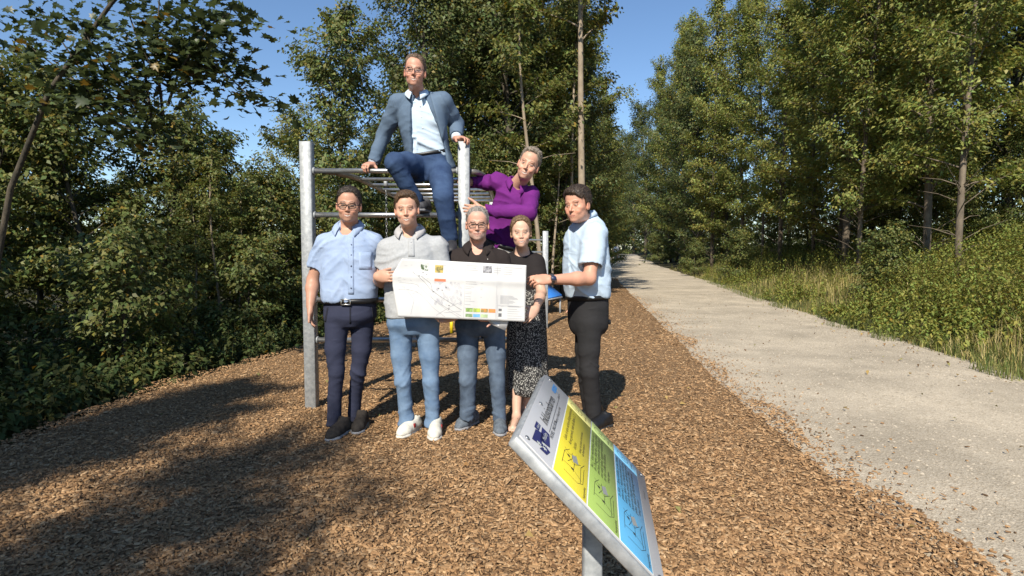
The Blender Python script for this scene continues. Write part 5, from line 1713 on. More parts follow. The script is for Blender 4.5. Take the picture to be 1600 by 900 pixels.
# ---------------------------------------------------- man 2: grey polo, jeans, white sneakers
def man_polo():
    y = 4.15
    root = empty('person', (P(646, 640, y)[0], y + .05, 0))
    H = HF(P(635.5, 327, y - .06), .08, .10, -.07, .97)
    pel = P(646, 520, y)
    nb = P(641, 359, y + .03)
    up = nrm(nb - pel)
    shL, shR = P(605, 388, y + .03), P(684, 386, y + .03)
    elL, wrL = P(596, 440, y + .06), P(590, 432, 4.0)
    elR, wrR = P(700, 455, y + .02), P(714, 491, 4.0)
    st = torso_top([(.11, .195, .135, 0, 0), (.2, .196, .137, 0, .004), (.32, .2, .138, 0, .004), (.44, .2, .136, 0, 0)], float(np.linalg.norm(nb - pel)), .188, .128)
    sk = [(t, a - .014, b_ - .014, c, d) for t, a, b_, c, d in st]
    F = Field(); head_ops(F, H, .9, 1.02, 1.08, 1.03); neck(F, H, nb + np.array([0, .02, -.02]), .057)
    F.add(LOFT(pel, up, X_, [r_ for r_ in sk if r_[0] > .09]), .02)
    arm_ops(F, shL, elL, wrL, (.053, .044, .03)); arm_ops(F, shR, elR, wrR, (.053, .042, .029))
    hand_ops(F, wrL, (.80, -.42, .02), (.45, .85, -.05), (0, .1, 1), (.25, .30, .25), .05, (.6, .62, .2), 1.02)
    hand_ops(F, wrR, (-.9, -.12, -.28), (.15, -.75, .65), (.1, -.55, .4), (.35, .45, .4), .0, (-.5, -.5, .3), 1.0)
    hl = hairline_short(.084, .03, -.02, part=.12)
    finish_body(root, F, H, base=(.60, .34, .235), smile=0.9, hair=(.10, .06, .035), stubble=.12, teeth=.7, hl=hl, seed=2, fine_x=((wrL[0] - .03, wrL[0] + .16, .004),), fine_z=((wrL[2] - .05, wrL[2] + .06, .004),))
    V, Q = hair_mesh(H, hl, .009, .010, 1.08, 5, None, .0035, quiff=.013, qx=-.01)
    obj('hair', mesh_np('hair', V, Q, hairmat('brown_hair', (.12, .072, .038), (.05, .03, .018))), root)
    ms = cloth('heather_grey_polo', (.43, .44, .45), (.35, .36, .37), sc=60, contrast=(.3, .7))
    F = Field().add(LOFT(pel, up, X_, st), .02)
    yoke(F, nb, (shL, shR))
    tee_sleeve(F, shL, elL, .60, .066, .068, .04); tee_sleeve(F, shR, elR, .60, .066, .068, .04)
    F.sub(ELL(nb + np.array([0, -.06, -.0]), (.048, .07, .065)), .01)
    F.cut(pel + up * .115, -up, .3)
    V, Q = F.mesh(.0085)
    V = folds(V, Q, .009, nb[0], .6, 12, 3, 4)
    V = wrinkle(V, Q, .002, (6, 6, 9), 4)
    sh = obj('polo_shirt', mesh_np('polo_shirt', V, Q, ms), root)
    bv = bvh_of(sh)
    patch('placket', sh, ms, ((637, 373), (647, 373), (648, 401), (638, 401)), bv, .0018, 4, 8, .002)
    for by in (379, 388): button(sh, M['rubber_grey'], 642.5, by, bv, .005)
    collar('collar', root, cloth('grey_collar', (.45, .44, .44)), nb + Z_ * .014, X_, FRONT, nrm(Z_ - FRONT * .25), .073, .07, .03, .042, .062, .58, .028, .035)
    mt = denim('blue_jeans', (.185, .27, .39), (.10, .165, .27))
    stp = [(-.01, .09, .10, 0, 0), (.03, .165, .12, 0, 0), (.06, .19, .138, 0, 0), (.13, .184, .13, 0, 0)]
    trousers(root, mt, pel, X_, None, [([P(626, 508, y), P(627, 555, y - .01), P(630, 595, y - .02), P(633, 630, y + .01), P(635, 664, y + .03)], [.093, .077, .056, .054, .054]),
                                        ([P(667, 508, y), P(671, 555, y - .01), P(674, 595, y - .02), P(675, 630, y + .0), P(676, 664, y + .02)], [.093, .076, .056, .053, .053])], stf=stp, seed=6, up=up, amp=.0075)
    mw = mat('white_leather', (.70, .67, .58), .5, 0, .4, (.62, .59, .50), 12)
    for (px, py, dx) in ((622, 686, -.42), (678, 690, .06)):
        t = on_ground(px, py); d = nrm(np.array([dx, -1, 0])); so = shoe(root, t - d * .285, t, mw, M['rubber_white'], lace=M['rubber_white'], seed=px)
        b = MB(); s = np.array([-d[1], d[0], 0])
        for k, cm in ((0, mat('red_stripe', (.28, .02, .02), .5)),):
            b.bbox(t - d * .145 + s * .046 + Z_ * .062, (.012, .004, .016), .002, np.stack([d, s, Z_], 1)); b.build('stripe', cm, so)
    tag(root, 'young man in grey polo and light blue jeans holding the left end of the plan', 'person')
man_polo()

# ---------------------------------------------------- man 3: dark polo, grey hair, glasses
def man_dark_polo():
    y = 4.24
    root = empty('person', (P(750, 640, y)[0], y, 0))
    H = HF(P(746, 350, y - .05), .03, .10, .0, .97)
    pel = P(750, 522, y)
    nb = P(747, 380, y + .03)
    up = nrm(nb - pel)
    shL, shR = P(713, 406, y + .04), P(782, 406, y + .04)
    elL, wrL = P(703, 462, y + .02), P(722, 462, 4.08)
    elR, wrR = P(795, 465, y - .02), P(776, 492, 4.02)
    st = torso_top([(.1, .185, .14, 0, 0), (.2, .196, .15, 0, .008), (.32, .2, .148, 0, .008), (.42, .195, .138, 0, 0)], float(np.linalg.norm(nb - pel)), .182, .125)
    sk = [(t, a - .014, b_ - .014, c, d) for t, a, b_, c, d in st]
    F = Field(); head_ops(F, H, .7, 1.05, 1.07, 1.08); neck(F, H, nb + np.array([0, .02, -.02]), .057)
    F.add(LOFT(pel, up, X_, [r_ for r_ in sk if r_[0] > .09]), .02)
    arm_ops(F, shL, elL, wrL); arm_ops(F, shR, elR, wrR)
    hand_ops(F, wrL, (.4, -.1, -.9), (-.2, -.9, 0), (.9, 0, .2), (.3, .4, .4))
    hand_ops(F, wrR, (-.92, -.1, -.18), (.1, -.7, .7), (.1, -.55, .4), (.35, .5, .4))
    hl = hairline_short(.094, .04, -.015)
    finish_body(root, F, H, base=(.60, .33, .24), smile=0.7, hair=(.32, .29, .26), stubble=.5, stubcol=(.42, .36, .32), brow=(.18, .13, .10), hl=hl, seed=3, teeth=.0)
    V, Q = hair_mesh(H, hl, .005, .006, 1.07, 8, None, .003)
    obj('hair', mesh_np('hair', V, Q, hairmat('grey_hair', (.34, .31, .28), (.15, .13, .115))), root)
    glasses(root, H, M['frame_dark'], .0265, .0175, .099, -.004, .0026, .084)
    ms = cloth('dark_brown_polo', (.030, .023, .021), (.024, .018, .017), sc=20)
    F = Field().add(LOFT(pel, up, X_, st), .02)
    yoke(F, nb, (shL, shR))
    tee_sleeve(F, shL, elL, .62, .066, .068, .04); tee_sleeve(F, shR, elR, .62, .066, .068, .04)
    F.sub(ELL(nb + np.array([0, -.06, -.02]), (.042, .07, .085)), .01)
    F.cut(pel + up * .11, -up, .3)
    V, Q = F.mesh(.0088)
    V = folds(V, Q, .011, nb[0], .7, 12, 3, 7)
    sh = obj('polo_shirt', mesh_np('polo_shirt', V, Q, ms), root)
    bv = bvh_of(sh)
    mb = mat('pale_button', (.45, .42, .38), .4)
    for px, by in ((742, 388.5), (745, 396.5)): button(sh, mb, px, by, bv, .0055)
    button(sh, mb, 762, 405, bv, .0045)
    collar('collar', root, ms, nb - Z_ * .002, X_, FRONT, nrm(Z_ - FRONT * .32), .072, .072, .026, .038, .056, .6, .032, .045)
    mt = denim('dark_blue_jeans', (.13, .175, .24), (.05, .07, .105))
    stp = [(-.01, .09, .10, 0, 0), (.03, .165, .12, 0, 0), (.06, .186, .138, 0, 0), (.13, .18, .132, 0, 0)]
    trousers(root, mt, pel, X_, None, [([P(731, 512, y), P(731, 555, y - .02), P(731, 593, y - .03), P(731, 625, y), P(730, 655, y + .02)], [.092, .079, .062, .059, .057]),
                                        ([P(771, 512, y), P(775, 555, y - .02), P(777, 593, y - .03), P(779, 625, y - .02), P(781, 658, y)], [.092, .075, .058, .055, .052])], stf=stp, seed=9, up=up, amp=.0075)
    mg = mat('blue_grey_trainer', (.15, .175, .20), .75, 0, .2, (.085, .10, .12), 30, 4, .3, 160)
    for (px, py, dx) in ((713, 674, -.55), (782, 683, .05)):
        t = on_ground(px, py); d = nrm(np.array([dx, -1, 0])); shoe(root, t - d * .285, t, mg, M['rubber_grey'], lace=M['rubber_grey'], seed=px)
    tag(root, 'grey haired man with glasses in dark brown polo and faded dark jeans behind the plan', 'person')
man_dark_polo()

# ---------------------------------------------------- woman: black top, patterned skirt
def woman():
    y = 4.52
    root = empty('person', (P(822, 640, y)[0], y, 0))
    H = HF(P(814, 363, y - .1), .0, .08, -.04, .94)
    pel = P(821, 500, y)
    nb = P(816, 391, y + .01)
    up = nrm(nb - pel)
    shL, shR = P(792, 410, y + .03), P(838, 410, y + .0)
    elL, wrL = P(782, 462, y + .05), P(796, 480, 4.15)
    elR, wrR = P(846, 458, y - .12), P(837, 483, 4.08)
    st = torso_top([(-.02, .155, .12, 0, 0), (.1, .145, .115, 0, 0), (.2, .138, .108, 0, .004), (.3, .148, .118, 0, .012), (.36, .148, .115, 0, .008)], float(np.linalg.norm(nb - pel)), .138, .105)
    sk = [(t, a - .012, b_ - .012, c, d) for t, a, b_, c, d in st]
    F = Field(); head_ops(F, H, .6, .95, 1.03, .93); neck(F, H, nb + np.array([0, .015, -.02]), .047)
    F.add(LOFT(pel, up, X_, [r_ for r_ in sk if r_[0] > .09]), .02)
    arm_ops(F, shL, elL, wrL, (.043, .036, .024)); arm_ops(F, shR, elR, wrR, (.043, .037, .024))
    hand_ops(F, wrR, (-.55, -.62, -.5), (-.25, .8, -.2), (-.3, -.1, .9), (.3, .4, .3), .05, None, .9)
    hand_ops(F, wrL, (.5, -.7, -.2), (0, .2, .9), (.9, 0, 0), (.3, .4, .3), .05, None, .9)
    fl, fr_ = Pz(800, 672, .03), Pz(817, 660, .03)
    aL, aR = fl + np.array([.035, .20, .05]), fr_ + np.array([.02, .19, .05])
    kL, kR = P(808, 560, y + .0), P(832, 560, y + .02)
    for k_, a_, f_ in ((kL, aL, fl), (kR, aR, fr_)):
        F.add(RC(pel + np.array([0, 0, -.02]) + X_ * (k_[0] - pel[0]) * .7, k_, .08, .05), .03)
        F.add(RC(k_, lerp(k_, a_, .35), .05, .05), .02); F.add(RC(lerp(k_, a_, .33), a_, .05, .03), .02)
        hd = nrm(f_ - a_ + Z_ * .02)
        F.add(RC(a_ - Z_ * .0, a_ - Z_ * .03 + np.array([0, .02, 0]), .032, .028), .015)
        F.add(RC(a_ + hd * .02 - Z_ * .01, f_ - hd * .04 + Z_ * .0, .031, .022), .02)
        sd = nrm(np.cross(hd, Z_))
        for j in range(5):
            p0 = f_ - hd * .045 + sd * (-.026 + .013 * j)
            F.add(RC(p0, p0 + hd * (.05 - .004 * abs(j - 1)) - Z_ * .006, .0095, .0075), .003)
    def hl(x, yy):
        ax = np.abs(x)
        f = .098 - 11 * ax ** 2
        t = np.interp(yy, [-.12, -.03, .0, .02, .05], [-.085, -.06, -.035, .015, .045])
        return np.where(yy > .035, np.maximum(f, .028), np.maximum(t, -.09))
    finish_body(root, F, H, base=(.63, .39, .28), smile=0.6, hair=(.26, .16, .085), teeth=.7, hl=None, lips=(.48, .19, .16), brow=(.2, .12, .07), seed=4, fine_x=((wrR[0] - .13, wrR[0] + .05, .004),), fine_z=((wrR[2] - .13, wrR[2] + .03, .004), (0, .12, .005)))
    def ex(F_, H_):
        F_.add(H_.ell((0, -.095, -.02), (.05, .04, .06)), .03)
        for s in (-1, 1): F_.add(H_.rc((s * .055, .03, .06), (s * .073, .005, -.02), .014, .012), .015)
    V, Q = hair_mesh(H, hl, .010, .006, 1.03, 11, ex, .003, fq=(110, 40, 40), taper=.02)
    hm = hairmat('dark_blonde_hair', (.21, .13, .07), (.095, .058, .032))
    ho = obj('hair', mesh_np('hair', V, Q, hm), root)
    ms = cloth('black_top', (.022, .018, .018), (.017, .014, .014), sc=16)
    F = Field().add(LOFT(pel, up, X_, st[1:]), .02)
    yoke(F, nb, (shL, shR), .04, .055)
    tee_sleeve(F, shL, elL, .5, .06, .062, .045); tee_sleeve(F, shR, elR, .5, .06, .064, .045)
    F.sub(ELL(nb + np.array([0, -.035, .0]), (.072, .09, .055)), .01)
    V, Q = F.mesh(.0085)
    V = wrinkle(V, Q, .005, (7, 7, 9), 12)
    obj('top', mesh_np('top', V, Q, ms), root)
    # skirt
    m = bpy.data.materials.new('patterned_skirt'); m.use_nodes = True
    N, L = m.node_tree.nodes, m.node_tree.links
    bs = N['Principled BSDF']; bs.inputs['Roughness'].default_value = .8
    tc = N.new('ShaderNodeTexCoord'); vo = N.new('ShaderNodeTexVoronoi'); vo.inputs['Scale'].default_value = 100
    nz = N.new('ShaderNodeTexNoise'); nz.inputs['Scale'].default_value = 90; nz.inputs['Detail'].default_value = 2
    L.new(tc.outputs['Object'], nz.inputs['Vector'])
    mv = N.new('ShaderNodeMix'); mv.data_type = 'VECTOR'; mv.inputs[0].default_value = .02
    L.new(tc.outputs['Object'], mv.inputs[4]); L.new(nz.outputs['Color'], mv.inputs[5]); L.new(mv.outputs[1], vo.inputs['Vector'])
    rp = N.new('ShaderNodeValToRGB'); rp.color_ramp.interpolation = 'CONSTANT'
    rp.color_ramp.elements[0].color = (.42, .41, .38, 1); rp.color_ramp.elements[1].position = .37; rp.color_ramp.elements[1].color = (.014, .013, .014, 1)
    L.new(vo.outputs['Distance'], rp.inputs[0]); L.new(rp.outputs[0], bs.inputs['Base Color'])
    z1 = P(822, 446, y)[2]; z0 = P(822, 612, y)[2]
    V, n, rows = [], 120, 22
    for j in range(rows):
        t = j / (rows - 1)
        z = z1 + (z0 - z1) * t
        cx = P(822 + 2 * t, 500, y)[0]
        rx, ry = .142 + .028 * t ** .8, .112 + .05 * t ** .8
        for i in range(n):
            a = 2 * math.pi * i / n
            w = 1 + (.035 * t ** .7) * math.sin(11 * a + 1.3 * math.sin(3 * a)) + .02 * t * math.sin(5 * a + 1)
            V.append((cx + rx * w * math.cos(a), y + ry * w * math.sin(a), z + .008 * t * math.sin(5 * a)))
    F = [(j * n + i, j * n + (i + 1) % n, (j + 1) * n + (i + 1) % n, (j + 1) * n + i) for j in range(rows - 1) for i in range(n)]
    so = obj('skirt', mesh_np('skirt', np.array(V), np.array(F)[:, ::-1], m), root)
    s = so.modifiers.new('thickness', 'SOLIDIFY'); s.thickness = .003
    msd = mat('brown_sandal', (.17, .11, .065), .8, 0, .2, (.12, .08, .05), 20)
    for a_, f_ in ((aL, fl), (aR, fr_)):
        d = nrm((f_ - a_) * np.array([1, 1, 0])); s = np.array([-d[1], d[0], 0]); o_ = a_.copy(); o_[2] = 0
        G = Field(); h0, t0 = a_ - d * .035, f_ + d * .0
        h0[2] = t0[2] = .0
        G.add(RC(h0, lerp(h0, t0, .6), .033, .042), .02); G.add(RC(lerp(h0, t0, .6), t0 - d * .02, .042, .034), .02)
        G.cut(lerp(h0, t0, .5) + Z_ * .02, Z_, .3); G.cut(lerp(h0, t0, .5) - Z_ * .002, -Z_, .3)
        V, Q = G.mesh(.007)
        sa = obj('sandal', mesh_np('sandal', V, Q, msd), root)
        b = MB()
        for t, hgt, wd in ((.42, .075, .036), (.62, .055, .04), (.12, .085, .036)):
            c = lerp(h0, t0, t)
            b.tube([c + s * wd + Z_ * .01, c + s * wd * .9 + Z_ * hgt * .65, c + s * wd * .35 + Z_ * hgt, c - s * wd * .35 + Z_ * hgt, c - s * wd * .9 + Z_ * hgt * .65, c - s * wd + Z_ * .01], .009, 6)
        b.build('strap', msd, sa, smooth=True)
    tag(root, 'woman in black top and black and white patterned skirt holding the plan corner', 'person')
woman()

# ---------------------------------------------------- man in pale blue shirt on the right
def man_right():
    y = 4.36
    root = empty('person', (P(925, 640, y)[0], y, 0))
    H = HF(P(902, 320, y - .10), -.62, .12, -.06, 1.06)
    front = nrm(np.array([-.90, -.42, 0])); side = nrm(np.array([.42, -.90, 0]))   # side points to the near shoulder
    pel = P(920, 520, y)
    nb = P(914, 339, y + .02)
    up = nrm(nb - pel)
    shN, shF = P(930, 366, y - .14), P(912, 364, y + .19)
    elN, wrN = P(921, 435, y - .25), P(859, 437, 4.0)
    elF, wrF = P(915, 432, y + .26), P(905, 474, y + .22)
    L_ = float(np.linalg.norm(nb - pel)); sc = (L_ + .02) / .86
    st = torso_top([(.24 * sc, .175, .142, 0, 0), (.3 * sc, .185, .152, 0, .005), (.4 * sc, .195, .16, 0, .01), (.52 * sc, .195, .155, 0, .0)], L_, .182, .138)
    sk = [(t, a - .015, b_ - .015, c, d) for t, a, b_, c, d in st]
    F = Field(); head_ops(F, H, -.1, 1.08, 1.05, 1.05); neck(F, H, nb + front * -.015 - Z_ * .02, .056)
    F.add(LOFT(pel, up, side, [r_ for r_ in sk if r_[0] > .09]), .02)
    arm_ops(F, shN, elN, wrN, (.056, .047, .031)); arm_ops(F, shF, elF, wrF)
    hand_ops(F, wrN, (-.93, -.22, .02), (-.15, .72, -.62), (-.2, -.2, .85), None, .05, (-.75, .35, -.5), 1.06, fcurl=((.35, .45, .3), (.5, .6, .4), (.6, .7, .5), (.7, .8, .5)))
    hand_ops(F, wrF, (-.1, -.1, -1), (0, -1, 0), (-1, 0, 0), (.3, .4, .3))
    hl = hairline_short(.070, .02, -.03, part=-.15)
    finish_body(root, F, H, base=(.60, .31, .21), smile=-0.1, hair=(.035, .024, .018), stubble=.18, stubcol=(.3, .2, .16), hl=hl, seed=5, brow=(.10, .06, .04), fine_x=((wrN[0] - .2, wrN[0] + .03, .004),), fine_z=((wrN[2] - .08, wrN[2] + .07, .004),))
    V, Q = hair_mesh(H, hl, .010, .010, 1.05, 15, None, .004, quiff=.006, taper=.022, side=.003)
    obj('hair', mesh_np('hair', V, Q, hairmat('dark_brown_hair', (.055, .036, .024), (.02, .014, .01))), root)
    ms = cloth('pale_blue_shirt', (.50, .61, .72), (.46, .57, .69), sc=9)
    F = Field().add(LOFT(pel, up, side, st), .02)
    yoke(F, nb, (shN, shF), .05, .07)
    tee_sleeve(F, shN, elN, .72, .08, .084, .05); tee_sleeve(F, shF, elF, .65, .076, .08, .05)
    F.sub(ELL(nb + front * .06 + Z_ * .005, (.05, .05, .06)), .01)
    F.cut(pel + up * (.26 * sc), -up, .3)
    V, Q = F.mesh(.0085)
    V = folds(V, Q, .011, nb[0] - .12, .9, 12, 2.6, 17)
    V = wrinkle(V, Q, .0025, (6, 6, 10), 17)
    sh = obj('shirt', mesh_np('shirt', V, Q, ms), root)
    collar('collar', root, ms, nb + Z_ * .016 + front * .004, np.cross(Z_, front), front, nrm(Z_ + front * .22), .071, .072, .034, .040, .066, .45, .015, .035)
    collar('collar_lining', root, mat('navy_lining', (.03, .035, .07), .8), nb + Z_ * .008 + front * .005, np.cross(Z_, front), front, nrm(Z_ + front * .22), .0685, .0695, .034, .02, .03, .34, .008, .035)
    mt = cloth('charcoal_trousers', (.030, .029, .031), (.021, .021, .022), sc=6)
    stp = [(-.01, .10, .11, 0, 0), (.03, .155, .135, 0, 0), (.1, .17, .14, 0, .004), (.2 * sc, .17, .14, 0, 0), (.275 * sc, .168, .14, 0, 0)]
    trousers(root, mt, pel, side, None, [([P(921, 505, y - .08), P(920, 545, y - .08), P(921, 580, y - .08), P(925, 620, y - .02), P(930, 666, y + .02)], [.10, .086, .071, .066, .065]),
                                          ([P(917, 505, y + .09), P(914, 545, y + .1), P(914, 580, y + .1), P(918, 618, y + .16), P(922, 654, y + .22)], [.1, .082, .066, .058, .054])], stf=stp, seed=19, up=up, amp=.0075)
    belt(root, pel, up, side, .262 * sc, [(0, .172, .142, 0, 0), (.4, .176, .144, 0, 0)], M['black_leather'], .016)
    b = MB(); b.bbox(P(948, 503, y - .02), (.03, .02, .018), .006); b.build('belt_pouch', M['black_leather'], root)
    for (px, py, o) in ((916, 676, 0), (902, 660, .2)):
        t = on_ground(px, py); d = nrm(np.array([-.75, -.66, 0])); shoe(root, t - d * .29, t, M['black_leather'], M['rubber'], seed=px)
    # wrist watch
    wd = nrm(wrN - elN); c = wrN - wd * .012
    a1 = nrm(np.cross(wd, Z_)); a2 = np.cross(wd, a1)
    b = MB()
    for e in (-.007, 0, .007): b.tube([c + wd * e + .0365 * (math.cos(t) * a1 + math.sin(t) * a2) for t in np.linspace(0, 2 * math.pi, 25)[:-1]], .0052, 6, closed=True)
    wo = b.build('wristwatch', mat('watch_steel', (.16, .16, .17), .3, .8), root, smooth=True)
    fn = nrm(np.array([0, -1, .25]) - wd * (np.array([0, -1, .25]) @ wd))
    b = MB(); b.tube([c + fn * .034, c + fn * .046], [.0215, .02], 18); b.build('case', mat('watch_case', (.3, .3, .31), .25, .9), wo)
    b = MB(); b.tube([c + fn * .0455, c + fn * .0468], [.0165, .0165], 18); b.build('dial', mat('watch_dial', (.03, .04, .09), .25), wo)
    tag(root, 'dark haired man in pale blue shirt and charcoal trousers turned sideways at the right', 'person')
man_right()

# ---------------------------------------------------- man in blazer sitting on top of the frame
def man_top():
    y = 5.0
    H = HF(P(648.5, 112.5, 4.74), .05, .10, .05, 1.03)
    pel = P(673, 262, 4.96)
    root = empty('person', tuple(pel))
    nb = P(652, 147, 4.84)
    up = nrm(nb - pel)
    side = nrm(np.array([1, .06, 0]))
    L_ = float(np.linalg.norm(nb - pel))
    shL, shR = P(622, 161, 4.86), P(692, 160, 4.88)
    elL, wrL = P(599, 212, 4.98), P(582, 256, 4.93)
    elR, wrR = P(713, 194, 5.04), P(713, 217, 4.88)
    sc = (L_ + .01) / .62
    st = torso_top([(.08, .168, .125, 0, .0), (.15, .165, .12, 0, 0), (.25, .166, .12, 0, 0), (.36, .172, .12, 0, 0)], L_, .160, .112)
    sk = [(t, a - .014, b_ - .014, c, d) for t, a, b_, c, d in st]
    F = Field(); head_ops(F, H, .9, 1.08, 1.03, 1.02); neck(F, H, nb + np.array([0, .02, -.02]), .056)
    F.add(LOFT(pel, up, side, [r_ for r_ in sk if r_[0] > .09]), .02)
    arm_ops(F, shL, elL, wrL, (.046, .04, .028)); arm_ops(F, shR, elR, wrR, (.046, .04, .028))
    hand_ops(F, wrL, (-.35, -.8, -.22), (.0, .1, -1), (.85, -.3, 0), (.75, .95, .7), .02, (.5, -.35, -.7), 1.05)
    hand_ops(F, wrR, (.62, -.45, -.05), (.0, -.15, -1), (-.5, -.85, 0), (.3, .95, .7), .12, (.1, -.8, -.45), 1.05)
    hl = hairline_short(.096, .04, -.02, part=-.25)
    finish_body(root, F, H, base=(.58, .30, .21), smile=0.9, hair=(.12, .075, .045), stubble=.1, teeth=.7, hl=hl, seed=6, fine_x=((wrL[0] - .09, wrL[0] + .05, .004), (wrR[0] - .03, wrR[0] + .14, .004)), fine_z=((wrR[2] - .06, wrR[2] + .05, .004), (wrL[2] - .12, wrL[2] + .03, .004)))
    V, Q = hair_mesh(H, hl, .006, .009, 1.03, 21, None, .0035, quiff=.008, qx=-.02)
    obj('hair', mesh_np('hair', V, Q, hairmat('ash_brown_hair', (.16, .105, .065), (.06, .04, .028))), root)
    glasses(root, H, mat('metal_frame', (.06, .05, .05), .3, .5), .0255, .0165, .1, -.004, .002, .081)
    ms = cloth('pale_blue_dress_shirt', (.58, .69, .80), (.53, .65, .77), sc=9)
    F = Field().add(LOFT(pel, up, side, st), .02)
    F.add(RC(shL, lerp(shL, elL, .5), .062, .055), .03); F.add(RC(shR, lerp(shR, elR, .5), .062, .055), .03)
    F.sub(ELL(nb + np.array([0, -.05, .02]), (.042, .07, .06)), .01)
    V, Q = F.mesh(.0085)
    V = folds(V, Q, .013, nb[0], .25, 15, 3, 23)
    sh = obj('shirt', mesh_np('shirt', V, Q, ms), root)
    collar('collar', root, ms, nb + Z_ * .02, X_, FRONT, nrm(Z_ - FRONT * .3), .07, .07, .032, .04, .075, .42, .02, .03)
    for e, w_ in ((elL, wrL), (elR, wrR)):
        d = nrm(w_ - e); b = MB(); b.tube([w_ - d * .05, w_ - d * .004], [.043, .041], 16)
        b.build('shirt_cuff', ms, root, smooth=True)
    # open blazer
    mj = cloth('slate_blue_blazer', (.115, .165, .235), (.10, .145, .21), sc=14, bump=.15)
    jt = [(-.03, .212, .165, 0, 0), (.05, .20, .155, 0, 0), (.14, .188, .15, 0, 0), (.26, .188, .148, 0, 0), (.36, .194, .146, 0, 0)]
    jt = torso_top(jt, L_, .182, .138)[:-2] + [(L_ - .01, .08, .085, 0, -.015)]
    F = Field().add(LOFT(pel, up, side, jt), .02)
    yoke(F, nb + Z_ * .025, (shL, shR), .056, .064)
    F.chain([shL, lerp(shL, elL, .5), elL, lerp(elL, wrL, .5), lerp(elL, wrL, .93)], [.07, .066, .060, .054, .05], .04, None, True)
    F.chain([shR, lerp(shR, elR, .5), elR, lerp(elR, wrR, .4), lerp(elR, wrR, .82)], [.076, .072, .066, .058, .053], .05, None, True)
    Yx = (np.array([0, 1., 0]), 2.2)
    F.sub(RC(P(652, 138, 4.70), P(655, 165, 4.70), .05, .078, Yx), .008)
    F.sub(RC(P(655, 165, 4.70), P(662, 205, 4.70), .078, .125, Yx), .008)
    F.sub(RC(P(662, 205, 4.70), P(668, 236, 4.70), .125, .15, Yx), .008)
    F.sub(RC(P(668, 236, 4.66), P(672, 285, 4.66), .15, .18, Yx), .008)
    F.sub(ELL(nb + np.array([0, -.03, .06]), (.062, .09, .055)), .01)
    V, Q = F.mesh(.0078)
    V = folds(V, Q, .008, nb[0], .5, 11, 3, 25)
    V = wrinkle(V, Q, .002, (5, 5, 8), 25)
    ja = obj('blazer', mesh_np('blazer', V, Q, mj), root)
    bv = bvh_of(ja)
    ml = cloth('blazer_lapel', (.125, .178, .25), (.11, .16, .23), sc=14)
    for quad in (((626, 144), (641, 147), (636, 212), (624, 172)), ((672, 147), (690, 147), (703, 176), (692, 222))):
        patch('lapel', ja, ml, quad, bv, .008, 7, 10, .004)
    bs_ = bvh_of(sh)
    for px, py in ((656.5, 166), (658.5, 183), (660.5, 200), (662.5, 217)): button(sh, M['rubber_white'], px, py, bs_, .005)
    # jeans
    mt = denim('indigo_jeans', (.050, .088, .175), (.022, .042, .10))
    stp = [(-.10, .165, .14, 0, 0), (-.02, .18, .15, 0, 0), (.06, .178, .14, 0, 0), (.13 * sc, .172, .13, 0, 0)]
    trousers(root, mt, pel, side, None, [([P(655, 262, 4.90), P(636, 255, 4.74), P(617, 254, 4.60), P(633, 285, 4.68), P(653, 318, 4.80)], [.105, .095, .082, .07, .062]),
                                          ([P(688, 266, 4.90), P(690, 285, 4.78), P(693, 308, 4.66), P(698, 340, 4.68), P(704, 376, 4.74)], [.11, .1, .084, .074, .066])], stf=stp, seed=27, up=up, amp=.007)
    belt(root, pel, up, side, .125 * sc, [(0, .172, .128, 0, 0), (.4, .174, .13, 0, 0)], M['black_leather'], .014)
    mb = mat('dark_grey_trainer', (.10, .10, .11), .7, 0, .2, (.05, .05, .055), 20)
    zb = ZB[1] + .022
    t = P(650, 331, 4.70); t[2] = zb; h = P(669, 331, 4.94); h[2] = zb
    shoe(root, h, t, mb, M['rubber_grey'], lace=M['rubber_grey'], seed=1)
    t = P(705, 398, 4.56); h = P(706, 391, 4.82)
    mk = mat('black_trainer', (.03, .03, .035), .6)
    so = shoe(root, h, t, mk, M['rubber_white'], lace=M['rubber_white'], seed=2)
    tag(root, 'man in open slate blue blazer and dark jeans sitting on top of the climbing frame', 'person')
man_top()

